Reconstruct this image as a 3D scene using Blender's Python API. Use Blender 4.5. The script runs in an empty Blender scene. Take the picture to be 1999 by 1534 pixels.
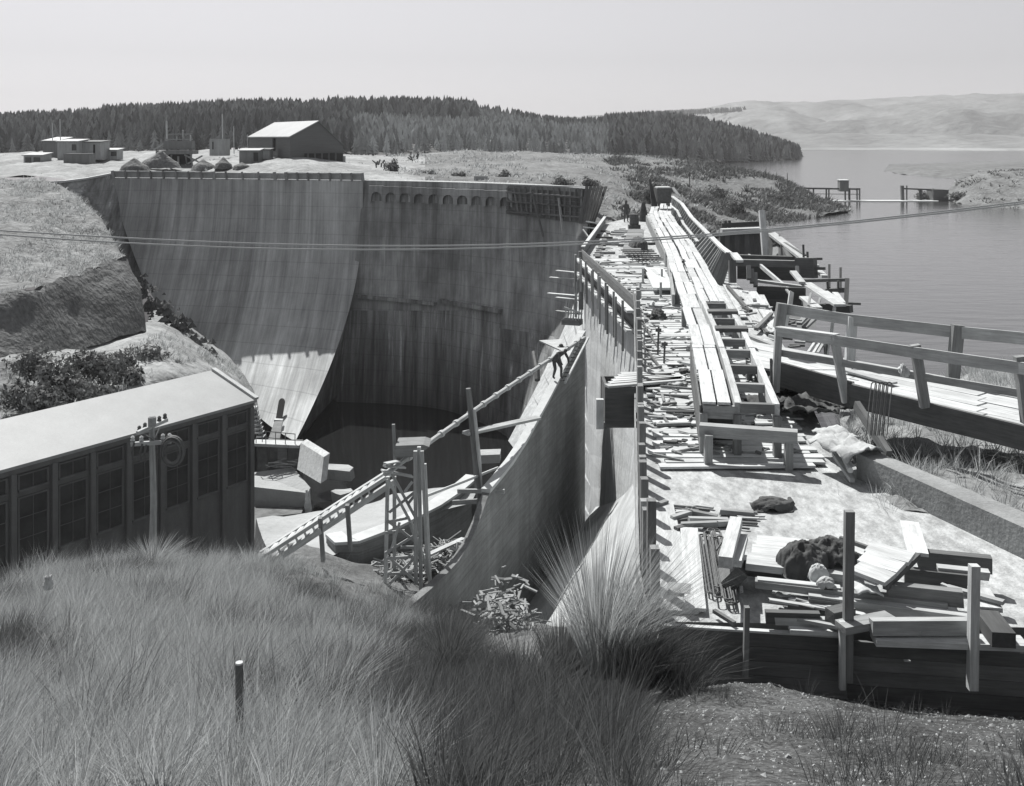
import bpy, math, random
import numpy as np
from mathutils import Vector, Matrix, noise
R = math.radians
random.seed(7); rng = np.random.default_rng(7)
S = bpy.context.scene
COL = S.collection

# ------------------------------------------------------------------ camera, sky, sun, exposure
F, CX, VH = 2000.0, 999.5, 270.0            # focal length in photo pixels, principal column, horizon row
cd = bpy.data.cameras.new('camera'); cam = bpy.data.objects.new('camera', cd); COL.objects.link(cam)
cam.rotation_euler = (R(90), 0, 0); cd.sensor_width = 36; cd.lens = F/1999*36
cd.shift_y = -(767-VH)/1999; cd.clip_start = .1; cd.clip_end = 12000
S.camera = cam
SUN_AZ, SUN_EL = R(26), R(51)               # azimuth to the left of the view
W = bpy.data.worlds.new('World'); S.world = W; W.use_nodes = True
wn, wl = W.node_tree.nodes, W.node_tree.links
sky = wn.new('ShaderNodeTexSky'); sky.sky_type = 'NISHITA'; sky.sun_disc = False
sky.sun_elevation = SUN_EL; sky.sun_rotation = -SUN_AZ; sky.dust_density = 1.0; sky.altitude = 400
hs = wn.new('ShaderNodeHueSaturation'); hs.inputs['Saturation'].default_value = .06
wl.new(sky.outputs[0], hs.inputs['Color'])
tn = wn.new('ShaderNodeMix'); tn.data_type = 'RGBA'; tn.blend_type = 'MULTIPLY'; tn.inputs[0].default_value = 1; tn.inputs[7].default_value = (1, .985, 1.015, 1)   # the print's faint lilac sky
wl.new(hs.outputs[0], tn.inputs[6]); bg = wn['Background']; wl.new(tn.outputs[2], bg.inputs[0]); bg.inputs[1].default_value = .064
sd = bpy.data.lights.new('sun', 'SUN'); so = bpy.data.objects.new('sun', sd); COL.objects.link(so)
sd.energy = 5.0; sd.angle = R(.5); sd.color = (1, .985, .965)
SV = Vector((-math.sin(SUN_AZ)*math.cos(SUN_EL), math.cos(SUN_AZ)*math.cos(SUN_EL), math.sin(SUN_EL)))
so.rotation_euler = SV.to_track_quat('Z', 'Y').to_euler(); so.location = (-20, 60, 80)
S.view_settings.view_transform = 'Standard'; S.view_settings.look = 'None'
S.view_settings.exposure = .5; S.view_settings.gamma = 1

# ------------------------------------------------------------------ measuring helpers
def P(u, v, d):                              # photo pixel at distance d
    return Vector(((u-CX)/F*d, d, -(v-VH)/F*d))
def Q(u, v, z):                              # photo pixel on the level plane z
    return P(u, v, F*(-z)/(v-VH))
ZD = -6.9                                    # level of the unfinished dam crest
ZW = -11.0                                   # lake level

# ------------------------------------------------------------------ materials (grey, as the black and white film saw them)
TINT = (.965, 1.0, 1.005)
def mat(name, base, layers=(), rough=.9, bump=None, coord='Object', rnd=0, spec=.3, transl=0, gcs=None, ramp=None, lines=()):
    m = bpy.data.materials.new(name); m.use_nodes = True
    n, l = m.node_tree.nodes, m.node_tree.links
    b = n['Principled BSDF']; b.inputs['Roughness'].default_value = rough
    b.inputs['Specular IOR Level'].default_value = spec
    if coord == 'gc':
        tc = n.new('ShaderNodeAttribute'); tc.attribute_name = 'gc'; vec = tc.outputs['Vector']
    elif coord == 'Position':
        tc = n.new('ShaderNodeNewGeometry'); vec = tc.outputs['Position']
    else:
        tc = n.new('ShaderNodeTexCoord'); vec = tc.outputs[coord]
    cur = n.new('ShaderNodeValue'); cur.outputs[0].default_value = base; out = cur.outputs[0]
    def mul(a, bb):
        k = n.new('ShaderNodeMath'); k.operation = 'MULTIPLY'; l.new(a, k.inputs[0]); l.new(bb, k.inputs[1]); return k.outputs[0]
    for (sc, st, lo, hi, f0, f1) in layers:  # scale, stretch, noise window, factor window
        mp = n.new('ShaderNodeMapping'); mp.inputs['Scale'].default_value = st; l.new(vec, mp.inputs[0])
        nz = n.new('ShaderNodeTexNoise'); nz.inputs['Scale'].default_value = sc; nz.inputs['Detail'].default_value = 5
        nz.inputs['Roughness'].default_value = .62
        l.new(mp.outputs[0], nz.inputs['Vector'])
        mr = n.new('ShaderNodeMapRange'); l.new(nz.outputs[0], mr.inputs[0])
        for i, x in zip((1, 2, 3, 4), (lo, hi, f0, f1)): mr.inputs[i].default_value = x
        out = mul(out, mr.outputs[0])
    if rnd:
        at = n.new('ShaderNodeAttribute'); at.attribute_name = 'rnd'
        mr = n.new('ShaderNodeMapRange'); l.new(at.outputs['Fac'], mr.inputs[0])
        mr.inputs[3].default_value = 1-rnd; mr.inputs[4].default_value = 1+rnd
        out = mul(out, mr.outputs[0])
    for (ax, sp_, w_, fac) in lines:         # lift joints and board marks: thin darker lines at even spacing
        sx = n.new('ShaderNodeSeparateXYZ'); l.new(vec, sx.inputs[0])
        nz = n.new('ShaderNodeTexNoise'); nz.inputs['Scale'].default_value = .6; l.new(vec, nz.inputs['Vector'])
        k = n.new('ShaderNodeMath'); k.operation = 'MULTIPLY_ADD'; l.new(nz.outputs[0], k.inputs[0]); k.inputs[1].default_value = w_*1.5; l.new(sx.outputs[ax], k.inputs[2])
        md = n.new('ShaderNodeMath'); md.operation = 'PINGPONG'; l.new(k.outputs[0], md.inputs[0]); md.inputs[1].default_value = sp_/2
        mr = n.new('ShaderNodeMapRange'); l.new(md.outputs[0], mr.inputs[0]); mr.inputs[1].default_value = 0; mr.inputs[2].default_value = w_
        mr.inputs[3].default_value = fac; mr.inputs[4].default_value = 1; out = mul(out, mr.outputs[0])
    if ramp:                                 # (axis, a, b, fa, fb): colour factor that changes along one axis
        ax, a, bb, fa, fb = ramp
        sp = n.new('ShaderNodeSeparateXYZ'); l.new(vec, sp.inputs[0])
        mr = n.new('ShaderNodeMapRange'); l.new(sp.outputs[ax], mr.inputs[0])
        for i, x in zip((1, 2, 3, 4), (a, bb, fa, fb)): mr.inputs[i].default_value = x
        out = mul(out, mr.outputs[0])
    cb = n.new('ShaderNodeCombineColor'); 
    for i in range(3):
        k = n.new('ShaderNodeMath'); k.operation = 'MULTIPLY'; l.new(out, k.inputs[0]); k.inputs[1].default_value = TINT[i]
        l.new(k.outputs[0], cb.inputs[i])
    l.new(cb.outputs[0], b.inputs['Base Color'])
    if bump:
        nz = n.new('ShaderNodeTexNoise'); nz.inputs['Scale'].default_value = bump[0]; nz.inputs['Detail'].default_value = 6
        if len(bump) > 2:
            mp = n.new('ShaderNodeMapping'); mp.inputs['Scale'].default_value = bump[2]; l.new(vec, mp.inputs[0]); l.new(mp.outputs[0], nz.inputs['Vector'])
        else: l.new(vec, nz.inputs['Vector'])
        bp = n.new('ShaderNodeBump'); bp.inputs['Strength'].default_value = 1; bp.inputs['Distance'].default_value = bump[1]
        l.new(nz.outputs[0], bp.inputs['Height']); l.new(bp.outputs[0], b.inputs['Normal'])
    if transl:
        t = n.new('ShaderNodeBsdfTranslucent'); l.new(cb.outputs[0], t.inputs[0])
        mx = n.new('ShaderNodeMixShader'); mx.inputs[0].default_value = transl
        l.new(b.outputs[0], mx.inputs[1]); l.new(t.outputs[0], mx.inputs[2])
        l.new(mx.outputs[0], n['Material Output'].inputs[0])
    return m
one = (1, 1, 1)
M = {}
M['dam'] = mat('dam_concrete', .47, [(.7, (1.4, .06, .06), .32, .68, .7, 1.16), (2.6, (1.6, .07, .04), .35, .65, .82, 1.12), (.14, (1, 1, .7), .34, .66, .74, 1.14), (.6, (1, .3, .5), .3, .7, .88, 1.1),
    (9, (1, 1, .4), .3, .7, .95, 1.05)], bump=(2.5, .015, (1, 1, .3)), coord='Position', lines=((2, 1.5, .05, .74), (0, 2.6, .04, .82)))
M['dam_old'] = mat('dam_stained_shaded_concrete', .25, [(.8, (1.6, .3, .03), .34, .66, .45, 1.5), (.2, (1, 1, .4), .3, .7, .75, 1.2), (2.4, (1.6, .3, .015), .36, .64, .7, 1.2),
    (9, one, .3, .7, .85, 1.12), (1.6, (1.5, .3, .04), .6, .68, 1, 2.0)], bump=(2.5, .03, (1, 1, .3)), coord='Position', lines=((2, 1.5, .05, .7),), ramp=(2, -27.5, -20, .28, 1))  # streaks are stain; the ramp puts shade at the foot into the colour
M['dam_mid'] = mat('dam_darker_concrete', .34, [(.7, (1.4, .3, .05), .32, .68, .62, 1.2), (2.6, (1.6, .3, .03), .35, .65, .78, 1.14), (.16, (1, 1, .8), .36, .64, .66, 1.2), (.6, (1, .6, .6), .3, .7, .82, 1.14),
    (9, (1, 1, .4), .3, .7, .95, 1.05)], bump=(2.5, .015, (1, 1, .3)), coord='Position', lines=((2, 1.5, .05, .76),))  # darker, more mottled copy of the dam concrete
M['apron'] = mat('apron_concrete', 0.46, [(1.3, (1.2, .3, .4), .3, .7, .72, 1.15), (.5, one, .3, .7, .85, 1.1), (12, one, .3, .7, .9, 1.08)], bump=(6, .02), coord='Position')
M['deckc'] = mat('fresh_concrete', 0.5, [(.8, one, .3, .7, .82, 1.08), (6, (1, .45, 1), .38, .66, .62, 1.08), (40, one, .3, .75, .8, 1.1)], bump=(18, .02), coord='Position')
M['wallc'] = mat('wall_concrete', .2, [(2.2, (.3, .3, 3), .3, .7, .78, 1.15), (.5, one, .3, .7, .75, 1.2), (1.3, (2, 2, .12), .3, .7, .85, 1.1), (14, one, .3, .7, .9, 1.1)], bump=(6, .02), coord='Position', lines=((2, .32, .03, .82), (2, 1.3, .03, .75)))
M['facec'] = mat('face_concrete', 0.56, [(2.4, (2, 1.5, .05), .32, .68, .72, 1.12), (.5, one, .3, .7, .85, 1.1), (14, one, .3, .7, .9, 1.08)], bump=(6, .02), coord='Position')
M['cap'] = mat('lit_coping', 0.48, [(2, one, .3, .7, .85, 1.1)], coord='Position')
M['dirtc'] = mat('dark_wet_concrete', 0.13, [(1.2, one, .3, .7, .6, 1.4)], coord='Position')
M['kerbc'] = mat('kerb_concrete', 0.25, [(1.2, (1, 1, 1), .3, .7, .65, 1.2), (20, one, .3, .7, .85, 1.12)], bump=(14, .02))
wood_l = [(1.1, (1, 14, 14), .3, .7, .72, 1.14), (9, (.5, 9, 9), .3, .7, .82, 1.1), (2, one, .3, .7, .85, 1.1)]
M['wood'] = mat('weathered_timber', .44, wood_l, rough=.85, coord='gc', rnd=.22, bump=(30, .004, (.1, 1, 1)))
M['pale'] = mat('pale_new_timber', 0.53, wood_l, rough=.8, coord='gc', rnd=.15, bump=(30, .004, (.1, 1, 1)))
M['grey'] = mat('grey_timber', .27, wood_l, rough=.9, coord='gc', rnd=.3, bump=(30, .004, (.1, 1, 1)))
M['darkw'] = mat('dark_timber', 0.12, wood_l, rough=.9, coord='gc', rnd=.3, bump=(30, .004, (.1, 1, 1)))
M['form'] = mat('formwork_boards', 0.17, wood_l, rough=.9, coord='gc', rnd=.3)
M['iron'] = mat('dark_iron', 0.09, [(6, one, .3, .7, .7, 1.4)], rough=.55)
M['rebar'] = mat('rusty_bar', 0.12, [(12, one, .3, .7, .7, 1.3)], rough=.7)
M['cable'] = mat('pale_steel_cable', .42, rough=.6)
M['cabled'] = mat('dark_cable', 0.12, rough=.7)
M['canvas'] = mat('pale_canvas', 0.42, [(3, one, .3, .7, .75, 1.15)], bump=(7, .03))
M['canvd'] = mat('dark_canvas', 0.075, [(3, one, .3, .7, .6, 1.5)], bump=(7, .03))
M['rag'] = mat('white_rag', .6, [(6, one, .3, .7, .6, 1.1)])
M['roofl'] = mat('pale_roof', 0.33, [(.6, one, .3, .7, .9, 1.07), (9, (1, 1, 1), .3, .7, .93, 1.05)], rough=.6)
M['corr'] = mat('corrugated_roof', 0.34, [(.4, one, .3, .7, .85, 1.1)], rough=.5)
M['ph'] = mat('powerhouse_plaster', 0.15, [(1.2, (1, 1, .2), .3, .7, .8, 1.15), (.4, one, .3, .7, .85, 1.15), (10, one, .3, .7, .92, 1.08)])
M['glass'] = mat('dark_pane', 0.06, [(.7, one, .3, .7, .6, 1.5)], rough=.25, spec=.5)
M['hutl'] = mat('pale_hut_board', 0.36, [(3, (1, 1, .2), .3, .7, .8, 1.15), (.5, one, .3, .7, .85, 1.1)])
M['hutd'] = mat('grey_hut_board', .19, [(3, (1, 1, .2), .3, .7, .8, 1.15)])
M['hall'] = mat('dark_weatherboard', 0.14, [(2, (.2, .2, 6), .3, .7, .85, 1.12)])
M['black'] = mat('dark_opening', 0.04)
M['earth'] = mat('pale_earth', 0.3, [(.18, one, .32, .68, .6, 1.2), (1.2, one, .3, .7, .7, 1.2), (7, one, .3, .7, .85, 1.12)], bump=(1.6, .25), coord='Position')
M['hillg'] = mat('tussock_hill', 0.165, [(.05, one, .35, .65, .75, 1.15), (.5, (1, .5, 1), .32, .68, .62, 1.25), (3, one, .3, .7, .65, 1.3)], bump=(1.3, .4), coord='Position')
M['knoll'] = mat('knoll_tussock', 0.22, [(.25, one, .35, .65, .75, 1.15), (1.3, (1, .6, 1), .32, .68, .6, 1.25), (6, one, .3, .7, .7, 1.2)], bump=(2, .3), coord='Position')
M['cut'] = mat('cut_bank_earth', 0.12, [(.5, one, .3, .7, .7, 1.3), (3, one, .3, .7, .7, 1.3)], bump=(2, .25), coord='Position')
M['forestf'] = mat('forest_floor', 0.06, [(.3, one, .3, .7, .7, 1.3)], coord='Position')
M['farhill'] = mat('far_tussock_hill', 0.19, [(.004, (1, .4, 1), .35, .65, .85, 1.12), (.018, (1, .35, 1), .36, .62, .72, 1.12), (.1, one, .3, .7, .85, 1.1)], coord='Position', bump=(.05, 4), ramp=(2, -9.4, -8.8, 1.5, 1))
M['bank'] = mat('bank_grass_ground', 0.22, [(.7, one, .3, .7, .6, 1.3), (5, one, .3, .7, .7, 1.3)], bump=(3, .15), coord='Position')
M['fore'] = mat('hillside_soil', 0.11, [(.5, one, .35, .65, .6, 1.4), (6, one, .3, .7, .7, 1.3)], bump=(5, .08), coord='Position')
M['gravel'] = mat('gravel_soil', 0.085, [(1, one, .35, .65, .55, 1.2), (16, one, .38, .64, .4, 1.35), (50, one, .3, .7, .75, 1.25)], bump=(18, .05), coord='Position')
M['sand'] = mat('pale_sand', 0.36, [(.6, one, .3, .7, .85, 1.08), (8, one, .3, .7, .93, 1.05)], bump=(4, .05), coord='Position')
M['grass'] = mat('dry_tussock_blade', 0.4, rnd=.5, rough=.7, transl=.35)
M['grassd'] = mat('dark_tussock_blade', 0.12, rnd=.6, rough=.7, transl=.3)
M['conif'] = mat('conifer_foliage', 0.24, rnd=.55, rough=.8, transl=.15)
M['conify'] = mat('young_conifer_foliage', 0.42, rnd=.4, rough=.8, transl=.2)
M['leaf'] = mat('shrub_leaf', .13, rnd=.6, rough=.7, transl=.3)
M['trunk'] = mat('bark', .09)
M['pebble'] = mat('pale_pebble', 0.26, [(20, one, .3, .7, .7, 1.3)], rnd=.5)
M['debris'] = mat('pale_timber_scraps', 0.3, wood_l, coord='gc', rnd=.3)
M['whitew'] = mat('white_water', .75, [(4, one, .3, .7, .7, 1.1)])
M['person'] = mat('dark_work_clothes', 0.09, [(8, one, .3, .7, .7, 1.3)])
M['skin'] = mat('skin', .3)
def water_mat(name, base, rough, bs, bd, st):
    m = mat(name, base, rough=rough, spec=.5, coord='Position', bump=(bs, bd, st)); return m
M['lake'] = water_mat('lake_water', .05, .12, .5, .06, (.6, 1.5, 1))
M['pool'] = water_mat('pool_water', .012, .05, .8, .01, one)

# ------------------------------------------------------------------ mesh helpers
def wm(o):
    m = Matrix.Identity(4)
    while o is not None: m = o.matrix_basis @ m; o = o.parent
    return m
def tag(o, label=None, cat=None, group=None, kind=None):
    for k, x in (('label', label), ('category', cat), ('group', group), ('kind', kind)):
        if x: o[k] = x
    return o
def thing(name, label, cat, loc=(0, 0, 0), group=None):
    o = bpy.data.objects.new(name, None); COL.objects.link(o); o.location = loc; o.empty_display_size = .3
    return tag(o, label, cat, group)
def link_mesh(name, v, f, m, parent=None, gc=None, rd=None, smooth=False, origin=None):
    v = np.asarray(v, dtype=np.float32).reshape(-1, 3)
    if origin is None:
        lo, hi = v.min(0), v.max(0); origin = np.array(((lo[0]+hi[0])/2, (lo[1]+hi[1])/2, lo[2]))
    origin = np.asarray(origin, dtype=np.float32)
    me = bpy.data.meshes.new(name)
    if isinstance(f, np.ndarray) and False: pass
    me.from_pydata((v-origin).tolist(), [], f.tolist() if isinstance(f, np.ndarray) else f)
    if gc is not None:
        a = me.attributes.new('gc', 'FLOAT_VECTOR', 'POINT'); a.data.foreach_set('vector', np.asarray(gc, dtype=np.float32).ravel())
    if rd is not None:
        a = me.attributes.new('rnd', 'FLOAT', 'POINT'); a.data.foreach_set('value', np.asarray(rd, dtype=np.float32).ravel())
    if smooth: me.polygons.foreach_set('use_smooth', [True]*len(me.polygons))
    me.materials.append(m if not isinstance(m, str) else M[m]); me.update()
    o = bpy.data.objects.new(name, me); COL.objects.link(o)
    base = wm(parent) if parent else Matrix.Identity(4)
    if parent: o.parent = parent
    o.matrix_basis = base.inverted() @ Matrix.Translation(Vector(origin.tolist()))
    return o
class MB:
    def __init__(s): s.v = []; s.f = []; s.g = []; s.r = []
    def add(s, vs, fs, gs=None, r=None):
        b = len(s.v); r = random.random() if r is None else r
        s.v += [tuple(x) for x in vs]; s.f += [tuple(b+i for i in q) for q in fs]
        s.g += [tuple(x) for x in (gs if gs else vs)]; s.r += [r]*len(vs)
        return s
    def beam(s, a, b, w=.1, h=.1, up=(0, 0, 1), roll=0, w1=None, h1=None, cut=.0):
        a, b = Vector(a), Vector(b); d = (b-a); L = d.length
        if L < 1e-5: return s
        d /= L; up = Vector(up)
        if abs(d.dot(up)) > .98: up = Vector((0, 1, 0))
        x = d.cross(up).normalized(); y = x.cross(d)
        if roll: q = Matrix.Rotation(roll, 3, d); x = q @ x; y = q @ y
        w1 = w if w1 is None else w1; h1 = h if h1 is None else h1
        o = (random.random()*50, random.random()*50, random.random()*50); vs = []; gs = []
        for (p, ww, hh, t) in ((a, w, h, 0), (b, w1, h1, L)):
            for (i, j) in ((-1, -1), (1, -1), (1, 1), (-1, 1)):
                k = random.uniform(-cut, cut)
                vs.append(p + x*(ww/2*i) + y*(hh/2*j) + d*k); gs.append((o[0]+t, o[1]+ww/2*i, o[2]+hh/2*j))
        return s.add(vs, [(0, 1, 2, 3), (7, 6, 5, 4), (4, 5, 1, 0), (5, 6, 2, 1), (6, 7, 3, 2), (7, 4, 0, 3)], gs)
    def box(s, c, size, rz=0):
        c = Vector(c); h = size[0]/2; q = Vector((math.cos(rz), math.sin(rz), 0))
        return s.beam(c-q*h, c+q*h, size[1], size[2])
    def tube(s, pts, r, n=6, cap=True):
        pts = [Vector(p) for p in pts]; rs = r if isinstance(r, (list, tuple)) else [r]*len(pts)
        vs = []; gs = []; t = 0
        for i, p in enumerate(pts):
            d = (pts[min(i+1, len(pts)-1)]-pts[max(i-1, 0)]).normalized()
            up = Vector((0, 0, 1)) if abs(d.z) < .95 else Vector((0, 1, 0))
            x = d.cross(up).normalized(); y = x.cross(d)
            if i: t += (p-pts[i-1]).length
            for k in range(n):
                a = 2*math.pi*k/n; vs.append(p + x*(rs[i]*math.cos(a)) + y*(rs[i]*math.sin(a))); gs.append((t, rs[i]*math.cos(a), rs[i]*math.sin(a)))
        fs = [(i*n+k, i*n+(k+1) % n, (i+1)*n+(k+1) % n, (i+1)*n+k) for i in range(len(pts)-1) for k in range(n)]
        if cap: fs += [tuple(range(n-1, -1, -1)), tuple((len(pts)-1)*n+k for k in range(n))]
        return s.add(vs, fs, gs)
    def lathe(s, prof, c, n=16, axis=None):
        c = Vector(c); vs = []
        for (r, z) in prof:
            for k in range(n): a = 2*math.pi*k/n; vs.append(c+Vector((r*math.cos(a), r*math.sin(a), z)))
        m = len(prof)
        fs = [(i*n+k, i*n+(k+1) % n, (i+1)*n+(k+1) % n, (i+1)*n+k) for i in range(m-1) for k in range(n)]
        fs += [tuple(range(n-1, -1, -1)), tuple((m-1)*n+k for k in range(n))]
        return s.add(vs, fs)
    def prism(s, poly, off):                 # polygon of 3-D points extruded by vector off
        n = len(poly); off = Vector(off); vs = [Vector(p) for p in poly]+[Vector(p)+off for p in poly]
        return s.add(vs, [tuple(range(n-1, -1, -1)), tuple(range(n, 2*n))]+[(i, (i+1) % n, n+(i+1) % n, n+i) for i in range(n)])
    def build(s, name, m, parent=None, smooth=False):
        return link_mesh(name, s.v, s.f, m, parent, s.g, s.r, smooth)
def copy_tree(o, parent=None):
    c = o.copy(); COL.objects.link(c)
    if parent: c.parent = parent
    for ch in [x for x in COL.objects if x.parent == o]: copy_tree(ch, c)
    return c
def fbm(x, y, z=0, o=4): return noise.fractal(Vector((x, y, z)), 1.0, 2.0, o)
class Patch:                                 # a ground sheet through surveyed points
    def __init__(s, rows, n=8, m=8, amp=.2, freq=.3, ztop=None):
        A = np.array([[list(p) for p in r] for r in rows], dtype=float)
        def up(A, k):                        # Catmull-Rom along axis 0
            N = A.shape[0]; out = []
            for i in range(N-1):
                p0, p1, p2, p3 = A[max(i-1, 0)], A[i], A[i+1], A[min(i+2, N-1)]
                for j in range(k):
                    t = j/k; out.append(.5*((2*p1)+(-p0+p2)*t+(2*p0-5*p1+4*p2-p3)*t*t+(-p0+3*p1-3*p2+p3)*t**3))
            out.append(A[-1]); return np.array(out)
        A = up(A, n); A = up(A.transpose(1, 0, 2), m).transpose(1, 0, 2)
        for i in range(A.shape[0]):
            for j in range(A.shape[1]):
                x, y, z = A[i, j]; q = fbm(x*freq, y*freq, z*freq*.7)
                A[i, j, 2] += amp*q; A[i, j, 1] += amp*.4*fbm(x*freq+9, y*freq, z*freq)
        s.A = A
    def build(s, name, m, kind='structure', smooth=True):
        A = s.A; a, b = A.shape[:2]
        f = [(i*b+j, i*b+j+1, (i+1)*b+j+1, (i+1)*b+j) for i in range(a-1) for j in range(b-1)]
        s.o = link_mesh(name, A.reshape(-1, 3), f, m, smooth=smooth); tag(s.o, kind=kind); return s.o
    def sample(s, N, r0=0, r1=1, c0=0, c1=1):
        a, b = s.A.shape[:2]
        i = rng.uniform(r0*(a-1), r1*(a-1)-1e-6, N); j = rng.uniform(c0*(b-1), c1*(b-1)-1e-6, N)
        i0 = i.astype(int); j0 = j.astype(int); fi = (i-i0)[:, None]; fj = (j-j0)[:, None]
        A = s.A
        # weight by cell area so that the cover is even
        p = A[i0, j0]*(1-fi)*(1-fj)+A[i0+1, j0]*fi*(1-fj)+A[i0, j0+1]*(1-fi)*fj+A[i0+1, j0+1]*fi*fj
        ar = np.linalg.norm(np.cross(A[i0+1, j0]-A[i0, j0], A[i0, j0+1]-A[i0, j0]), axis=1)
        keep = rng.uniform(0, 1, N) < ar/np.percentile(ar, 97)
        return p[keep]
def blades(name, root, h, w, lean, m, parent=None, bend=.5, wind=(.25, -.05), kind=None, rdlo=0, rdhi=1):
    """one mesh of tapering grass blades; root Nx3, h heights, lean Nx2 unit-ish spread"""
    N = len(root); h = np.broadcast_to(h, (N,)); w = np.broadcast_to(w, (N,))
    ang = rng.uniform(0, np.pi, N); side = np.stack((np.cos(ang), np.sin(ang)*.5, np.zeros(N)), 1)*w[:, None]/2
    dirv = np.concatenate((lean+np.array(wind), np.ones((N, 1))), 1); dirv /= np.linalg.norm(dirv, axis=1)[:, None]
    droop = np.concatenate((lean*bend+np.array(wind)*.7, -.25*np.ones((N, 1))*np.linalg.norm(lean, axis=1)[:, None]), 1)
    mid = root+dirv*(h*.55)[:, None]; tip = root+dirv*h[:, None]+droop*(h*.5)[:, None]
    v = np.stack((root-side, root+side, mid+side*.75, mid-side*.75, tip), 1).reshape(-1, 3)
    rd = np.repeat(rng.uniform(rdlo, rdhi, N), 5).astype(np.float32)
    v = np.stack((root-side, root+side, mid+side*.75, mid-side*.75, tip), 1).reshape(-1, 3).astype(np.float32)
    lo, hi = v.min(0), v.max(0); org = np.array(((lo[0]+hi[0])/2, (lo[1]+hi[1])/2, lo[2]), dtype=np.float32)
    me = bpy.data.meshes.new(name); me.vertices.add(5*N); me.vertices.foreach_set('co', (v-org).ravel())
    li = (np.arange(N)[:, None]*5+np.array([0, 1, 2, 3, 3, 2, 4])).astype(np.int32).ravel(); me.loops.add(7*N); me.loops.foreach_set('vertex_index', li)
    me.polygons.add(2*N); me.polygons.foreach_set('loop_start', (np.arange(N)[:, None]*7+np.array([0, 4])).astype(np.int32).ravel())
    at = me.attributes.new('rnd', 'FLOAT', 'POINT'); at.data.foreach_set('value', rd)
    me.materials.append(M[m]); me.update(calc_edges=True)
    o = bpy.data.objects.new(name, me); COL.objects.link(o); base = wm(parent) if parent else Matrix.Identity(4)
    if parent: o.parent = parent
    o.matrix_basis = base.inverted() @ Matrix.Translation(Vector(org.tolist()))
    if kind: tag(o, kind=kind)
    return o
def tussocks(pts, nb, h, spread, rad):
    n = len(pts); root = np.repeat(pts, nb, 0); N = len(root)
    a = rng.uniform(0, 2*np.pi, N); q = np.sqrt(rng.uniform(0, 1, N))
    hs = np.repeat(rng.uniform(.6, 1.2, n)*np.where(rng.uniform(0, 1, n) < .1, 1.7, 1), nb)*h*rng.uniform(.6, 1.1, N)
    ln = np.stack((np.cos(a), np.sin(a)), 1)*(q*spread)[:, None]
    root = root.copy(); root[:, 0] += np.cos(a)*q*rad; root[:, 1] += np.sin(a)*q*rad; root[:, 2] -= .05
    return root, hs, ln

# ================================================================== THE SETTING
def rows(*rr): return [[P(*p) for p in r] for r in rr]
# lake, bounded on the dam side by the upstream face
def poly_sheet(name, pts, z, m):
    o = link_mesh(name, [(x, y, z) for x, y in pts], [tuple(range(len(pts)))], m); return tag(o, kind='structure')
poly_sheet('lake', [(9.0, 22), (8.6, 40), (11.5, 60), (14, 95), (2, 135), (-40, 400), (-400, 1500), (-900, 1600), (3000, 1600), (3000, 22)], ZW, 'lake')
# far tussock hills across the lake
fh = rows([(900, 296, 900), (1200, 294.2, 915), (1450, 293.2, 945), (1600, 292.8, 955), (1750, 293, 950), (1950, 294, 930), (2250, 296, 880)],
          [(900, 278, 1050), (1200, 282, 1050), (1450, 278, 1080), (1600, 275, 1100), (1750, 279, 1050), (1950, 276, 1040), (2250, 262, 1000)],
          [(900, 268, 1350), (1200, 260, 1350), (1450, 250, 1400), (1600, 246, 1450), (1750, 258, 1250), (1950, 244, 1250), (2250, 232, 1200)],
          [(900, 262, 1800), (1190, 244, 1800), (1450, 224, 1850), (1600, 222, 1800), (1750, 226, 1700), (1950, 212, 1700), (2250, 205, 1600)],
          [(900, 262, 2400), (1190, 240, 2400), (1450, 207.5, 2500), (1600, 200, 2500), (1750, 195, 2500), (1950, 189, 2500), (2250, 186, 2500)],
          [(900, 270, 3200), (1200, 262, 3200), (1450, 235, 3200), (1600, 230, 3200), (1750, 225, 3200), (1950, 220, 3200), (2250, 220, 3200)])
pf = Patch(fh, 14, 22, 0, .001)
for i in range(pf.A.shape[0]):               # spurs and gullies running down to the water
    for j in range(pf.A.shape[1]):
        x, y, z = pf.A[i, j]
        t = max(0, min(1, (z-ZW-1)/25))*max(0, 1-max(0, y-2300)/300)
        a = x*.0095+y*.004+2.2*fbm(x*.0022, y*.0016, 3)
        g = abs(math.sin(a))**.8*56-38 + 10*fbm(x*.008, y*.004, 1) + 4*fbm(x*.025, y*.012, 6)
        pf.A[i, j, 2] += t*g*(.75 if y < 2000 else .55)
pf.build('far_hills', 'farhill')
# spit and near headland in the lake
Patch(rows([(1725, 334, 343.6), (1800, 345, 293.3), (1900, 350, 275), (2150, 352, 268)],
           [(1730, 328, 372), (1800, 330, 330), (1900, 328, 320), (2150, 322, 300)],
           [(1735, 321, 425), (1800, 320, 430), (1900, 316, 420), (2150, 312, 400)],
           [(1740, 320, 455), (1800, 319, 470), (1900, 317, 470), (2150, 315, 470)]), 6, 8, .35, .12).build('lake_spit', 'hillg')
hd = Patch(rows([(1838, 388, 187), (1880, 399, 171), (1945, 404, 164), (2200, 420, 147)],
           [(1850, 372, 189), (1885, 368, 180), (1945, 366, 175), (2200, 372, 160)],
           [(1862, 358, 196), (1895, 345, 190), (1945, 336, 187), (2200, 336, 175)],
           [(1870, 362, 206), (1900, 350, 205), (1945, 340, 205), (2200, 340, 205)],
           [(1880, 366, 232), (1900, 366, 232), (1945, 366, 232), (2200, 366, 232)]), 6, 8, .5, .25); hd.build('headland', 'hillg')
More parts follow.
